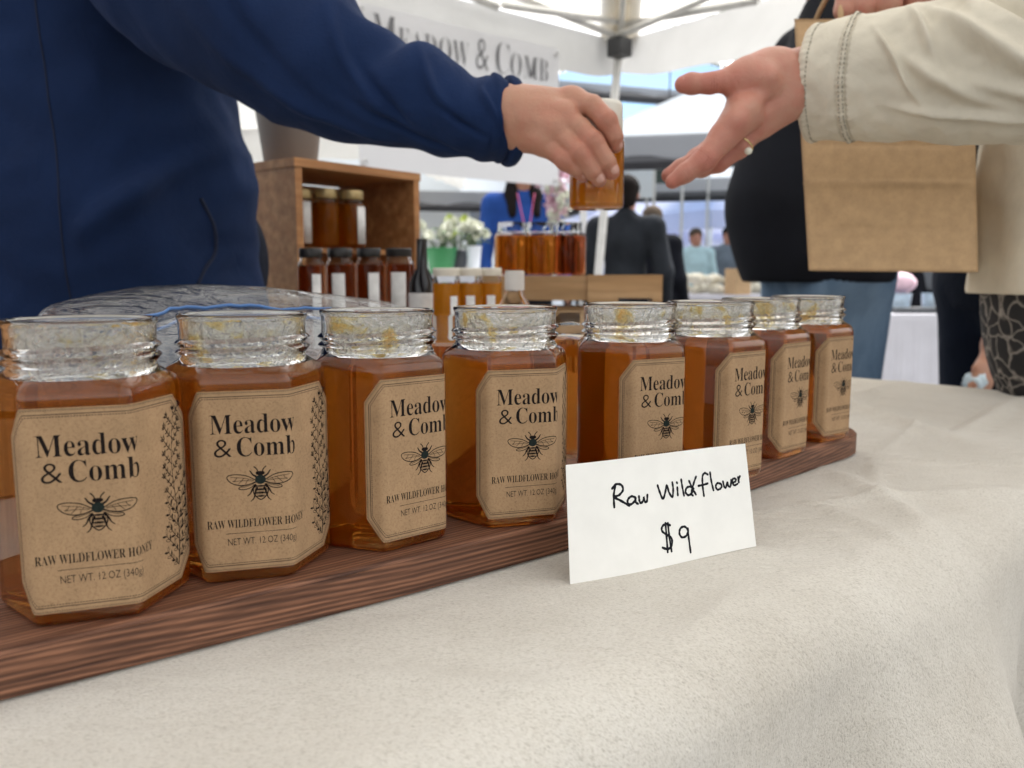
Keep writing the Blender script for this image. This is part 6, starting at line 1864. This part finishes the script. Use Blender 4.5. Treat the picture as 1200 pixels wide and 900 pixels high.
# black top and jeans, side on, behind the paper bag
p0 = np.array([put(958, 1.95), 1.95, 0.0])
def belly(Fd, B, J, s): 
    Fd.cap(B, V3(0, -.075, 1.06), V3(0, -.04, 1.22), .150, .14, .08, flat=((1, 0, 0), 1.0)); Fd.cap(B, V3(0, -.035, .95), V3(0, -.03, 1.0), .155, .15, .06)
shopper = build_person('shopper in a loose black top and light blue jeans standing behind the paper bag', p0, math.radians(-84), 1.74, top='black_cloth', bottom='denim', hair='hair_dark', extra_top=belly, wide=1.06, res=.011,
                       hem=.055,
                       pose={'el': (-.24, .10, 1.18), 'wl': (-.17, .10, 1.36), 'er': (.24, .14, 1.18), 'wr': (.18, .14, 1.36)})
# dark coat with a hand holding something pale
p1 = np.array([put(1186, 1.95), 1.95, 0.0]); Lk = lambda w: loc_of(w, p1, math.radians(100))
coat = build_person('passer-by in a long dark coat with a lowered hand holding a crumpled pale blue tissue', p1, math.radians(100), 1.7, top='dark_navy', bottom='dark_navy', hair='hair_grey', res=.011, wide=1.15,
                    pose={'er': Lk(P(1195, 330, 1.80)), 'wr': Lk(P(1166, 405, 1.74)), 'el': (-.2, .0, 1.05), 'wl': (-.2, -.02, .86)})
tp = P(1143, 447, 1.70); m = MB(); rr = random.Random(2)
ts = bmesh.new(); bmesh.ops.create_icosphere(ts, subdivisions=3, radius=.022)
for v in ts.verts: v.co *= 1 + .35 * mnoise.noise(v.co * 90)
ti = finish(ts, 'tissue', MAT['glove'], None, True); ti.location = tuple(tp); tag(ti, 'crumpled pale blue tissue held low by the person in the dark coat', 'tissue')
bl_p = build_person('stallholder in a royal blue top with long black hair, under the banner', np.array([put(612, 5.0), 5.0, 0]), math.radians(8), 1.60, top='royal_blue', bottom='black_cloth', hair='hair_dark', hair_style='long', skin='skin_a')
MB().tube(spline([(-.05, -.13, 1.36), (-.02, -.165, 1.2), (0, -.17, 1.08), (.02, -.165, 1.2), (.05, -.13, 1.36)], 5), .003, 6).build('lanyard', MAT['lanyard'], bl_p, True)
mv = build_person('man with black hair and a charcoal vest, seen from behind beside the tent pole', np.array([put(731, 4.5), 4.5, 0]), math.radians(165), 1.41, top='charcoal', bottom='black_cloth', hair='hair_dark', skin='skin_b', wide=.80)
build_person('bald-headed man in a black jacket just beyond the man in the vest', np.array([put(762, 5.6), 5.6, 0]), math.radians(150), 1.34, top='black_cloth', bottom='black_cloth', hair='hair_grey', skin='skin_b', wide=1.15)
build_person('woman in a pale aqua shirt facing the market table', np.array([put(812, 8.6), 8.6, 0]), math.radians(5), 1.36, top='aqua', bottom='grey_top', hair='hair_grey', skin='skin_b')
build_person('person in a grey top behind the goods table, partly hidden by the black top', np.array([put(850, 9.0), 9.0, 0]), math.radians(-15), 1.40, top='grey_top', bottom='black_cloth', hair='hair_dark', skin='skin_b')
build_person('person in grey standing behind the distant white-clothed table on the right', np.array([put(1078, 5.0), 5.0, 0]), math.radians(10), 1.68, top='grey_patch', bottom='black_cloth', hair='hair_dark', skin='skin_b')
for i, (u, y, h, t, g_) in enumerate(((672, 14, 1.7, 'dark_navy', 'far shopper in dark navy between the big jars and the held jar'), (520, 13, 1.7, 'royal_blue', 'far shopper in blue above the flower pots'), (705, 17, 1.72, 'grey_top', 'far shopper in grey by the corner pole'))):
    build_person(g_, np.array([put(u, y), y, 0]), i * 1.1, h, top=t, bottom='black_cloth', hair='hair_dark', res=.02)

# ------------------------------------------------------------------ goods on far tables
MAT['far_cloth'] = mat('white_table_cover', (.66, .65, .70), .9, .06, 8)
def far_table(label, u0, u1, y, vtop, d=.7, drop=.9, cloth='far_cloth', group=None):
    x0, x1 = put(u0, y), put(u1, y); z = P(600, vtop, y)[2]
    o = empty('market_table', ((x0 + x1) / 2, y + d / 2, 0), 0, label, 'table', group)
    W = x1 - x0
    MB().box((0, 0, z - .015), (W - .02, d - .02, .03)).build('table_top', MAT['table_plastic'], o)
    V = []; n = 80; per = [(-W / 2, -d / 2), (W / 2, -d / 2), (W / 2, d / 2), (-W / 2, d / 2)]
    top = [(a, b_, z + .002) for a, b_ in per]
    ringp = []
    for k in range(4):
        a, b_ = np.array(per[k]), np.array(per[(k + 1) % 4])
        for i in range(20): ringp.append(a + (b_ - a) * i / 20)
    for j, zz in enumerate((z + .002, z - .02, z * .5, max(.08, z - drop))):
        for i, p in enumerate(ringp):
            s = 1 + (.0 if j == 0 else .008 + .02 * (j - 1) * (1 + .5 * math.sin(i * 1.6))) ; V.append((p[0] * s, p[1] * s, zz))
    N = len(ringp); Fc = [(j * N + i, j * N + (i + 1) % N, (j + 1) * N + (i + 1) % N, (j + 1) * N + i) for j in range(3) for i in range(N)] + [tuple(range(N))]
    mesh('table_cover', V, Fc, MAT[cloth], o, False)
    for sx in (-1, 1):
        for sy in (-1, 1): MB().tube([(sx * (W / 2 - .1), sy * (d / 2 - .08), z - .03), (sx * (W / 2 - .1), sy * (d / 2 - .08), 0)], .014).build('leg', MAT['steel'], o, True)
    return o, z
far_table('distant table under a white cover on the right, with tubs on it', 1035, 1135, 3.6, 369)
far_table('table heaped with pale goods beyond the row of jars', 778, 900, 5.8, 346)
far_table('table with flower pots beyond the wooden box', 430, 600, 4.4, 322)
zt_r = P(600, 369, 3.6)[2] + .003
def tub(label, u, y, z, r, h, m, name='tub', cat='tub'):
    o = empty(name, (put(u, y), y, z), 0, label, cat)
    MB().lathe([(r * .82, 0), (r * .84, .003), (r, h), (r * .96, h), (r * .80, .008)], n=24).build('tub_body', MAT[m], o, True, auto=40)
    return o
MAT['tub_blue'] = mat('blue_white_tub', (.50, .62, .74), .4, .2, 30); MAT['dark_tray'] = mat('dark_tray', (.05, .055, .06), .5); MAT['cream_goods'] = mat('cream_goods', (.66, .62, .50), .7, .12, 30)
MAT['bread'] = mat('brown_bread', (.45, .25, .11), .8, .2, 40); MAT['green_pot'] = mat('green_pot', (.05, .26, .09), .5); MAT['petal'] = mat('white_petals', (.72, .73, .62), .7, .1, 40); MAT['petal_y'] = mat('yellow_green_petals', (.45, .52, .10), .7)
MAT['pinkflower'] = mat('pale_pink_petals', (.75, .52, .60), .7, .15, 20)
tub('blue and white tub beside the jeans on the distant table', 1052, 3.8, zt_r, .048, .085, 'tub_blue')
tub('pale ribbed tub in the middle of the distant white table', 1088, 3.8, zt_r, .042, .085, 'tub_blue')
o = empty('bread_loaf', (put(1048, 3.85), 3.85, zt_r + .13), 0, 'round pinkish loaf lying on the blue tub of the distant table', 'bread')
bmv = bmesh.new(); bmesh.ops.create_icosphere(bmv, subdivisions=3, radius=1)
for v in bmv.verts: v.co = Vector((v.co.x * .085, v.co.y * .06, v.co.z * .05)) * (1 + .08 * mnoise.noise(v.co * 2))
finish(bmv, 'crust', MAT['pinkflower'], o, True)
tray = MB().box((put(1075, 3.7), 3.75, zt_r + .012), (.22, .16, .022)).build('tray', MAT['dark_tray']); tag(tray, 'dark flat tray on the distant white table', 'tray')
b = empty('bottle', (put(1103, 3.75), 3.75, zt_r), 0, 'yellowish bottle at the right end of the distant white table', 'bottle')
MB().lathe([(.018, 0), (.020, .004), (.020, .13), (.009, .16), (.009, .185)], n=20).build('bottle_body', MAT['honey_light'], b, True, auto=50)
# heap of pale paper-wrapped goods
rr = random.Random(11); zg = P(600, 346, 5.8)[2] + .003
names = ['round cream bundle', 'pale wrapped bundle', 'small ivory bundle']
for i in range(26):
    u = 788 + (i % 13) * 7.6 + rr.uniform(-2, 2); lvl = i // 13
    bmv = bmesh.new(); bmesh.ops.create_icosphere(bmv, subdivisions=2, radius=1); sx = rr.uniform(.035, .055)
    for v in bmv.verts: v.co = Vector((v.co.x * sx, v.co.y * sx, v.co.z * sx * .8)) * (1 + .25 * mnoise.noise(v.co * 2 + Vector((i, 0, 0))))
    y = 5.95 + rr.uniform(0, .4)
    q = finish(bmv, 'cream_bundle', MAT['cream_goods'], None, True); q.location = (put(u, y), y, zg + sx * .75 + lvl * .07)
    tag(q, 'cream paper bundle heaped with others on the table beyond the jars', 'bundle', 'cream bundles heaped on the far goods table')
bb = MB().box((0, 0, .09), (.13, .12, .18), .4).build('brown_box', MAT['kraft_bag']); bb.location = (put(862, 5.9), 5.9, zg); tag(bb, 'brown cardboard box on the goods table beside the black top', 'box')
# flowers in pots
zf_ = P(600, 322, 4.4)[2] + .003
def flowers(label, u, y, r, h, potm, petm, n, spread, rise, seed):
    o = empty('potted_flowers', (put(u, y), y, zf_), 0, label, 'flowers', None); r_ = random.Random(seed)
    MB().lathe([(r * .7, 0), (r * .72, .003), (r, h), (r * 1.05, h), (r * 1.05, h + .012), (r * .95, h + .012), (r * .66, .01)], n=24).build('pot', MAT[potm], o, True, auto=40)
    for i in range(n):
        a = r_.uniform(0, 2 * PI); d = spread * math.sqrt(r_.random()); hd = V3(math.cos(a) * d, math.sin(a) * d, h + rise * r_.uniform(.4, 1))
        st = MB().tube([(0, 0, h * .6), tuple(hd * V3(.6, .6, .8)), tuple(hd)], .003, 5).build('stem', MAT['leaf'], o, True)
        bmv = bmesh.new()
        for ring_ in range(3):
            for k in range(7):
                t = 2 * PI * k / 7 + ring_ * .4; R_ = .034 - .008 * ring_; zz = .010 * ring_
                c = Vector((math.cos(t), math.sin(t), 0)); s = Vector((-math.sin(t), math.cos(t), 0))
                vs = [bmv.verts.new(Vector((0, 0, zz))), bmv.verts.new(c * R_ * .6 + s * .012 + Vector((0, 0, zz + .010))), bmv.verts.new(c * R_ + Vector((0, 0, zz + .006 + .01 * ring_))), bmv.verts.new(c * R_ * .6 - s * .012 + Vector((0, 0, zz + .010)))]
                bmv.faces.new(vs)
        f_ = finish(bmv, 'blossom', MAT[petm if r_.random() < .75 else 'petal'], st); f_.location = tuple(hd); f_.rotation_euler = (r_.uniform(-.7, .9), r_.uniform(-.6, .6), 0)
    m = MB()
    for i in range(22):
        a = r_.uniform(0, 2 * PI); d = V3(math.cos(a), math.sin(a), 0); L = r_.uniform(.05, .09); p = d * r_.uniform(0, spread) + V3(0, 0, h + rise * r_.uniform(.1, .7)); s = np.cross(d, (0, 0, 1)) * .014
        m.add([p, p + d * L * .5 + s + V3(0, 0, .02), p + d * L, p + d * L * .5 - s + V3(0, 0, .02)], [(0, 1, 2, 3)])
        lf = MB().add([p, p + d * L * .5 + s + V3(0, 0, .02), p + d * L, p + d * L * .5 - s + V3(0, 0, .02)], [(0, 1, 2, 3)]).build('leaf', MAT['leaf'], o)
    return o
flowers('white flowers in a round bright green pot beyond the wooden box', 518, 4.6, .085, .13, 'green_pot', 'petal', 14, .10, .14, 1)
flowers('yellow-green flowers in a dark pot behind the green pot', 537, 4.8, .06, .12, 'dark_tray', 'petal_y', 12, .09, .18, 2)
flowers('white flowers in a slim white jug at the right of the flower table', 556, 4.6, .04, .14, 'white_panel', 'petal', 10, .07, .12, 3)
# pink and white paper blossoms hanging by the blue top
ph = empty('paper_garland', P(652, 190, 4.2), 0, 'hanging garland of pale pink and white paper blossoms below the held jar', 'garland')
r_ = random.Random(9)
MB().tube([(0, 0, .35), (0, 0, -.28)], .002, 5).build('string', MAT['pole_white'], ph)
for i in range(16):
    bmv = bmesh.new()
    for k in range(40):
        d = Vector((r_.gauss(0, 1), r_.gauss(0, 1), r_.gauss(0, 1))).normalized(); s = d.orthogonal().normalized() * .018; t_ = d.cross(s).normalized() * .018
        bmv.faces.new([bmv.verts.new(d * .02), bmv.verts.new(d * .045 + s), bmv.verts.new(d * .058), bmv.verts.new(d * .045 + t_)])
    q = finish(bmv, 'paper_blossom', MAT['pinkflower' if i % 3 else 'petal'], ph); q.location = (r_.uniform(-.08, .07), r_.uniform(-.05, .05), .10 - .024 * i)
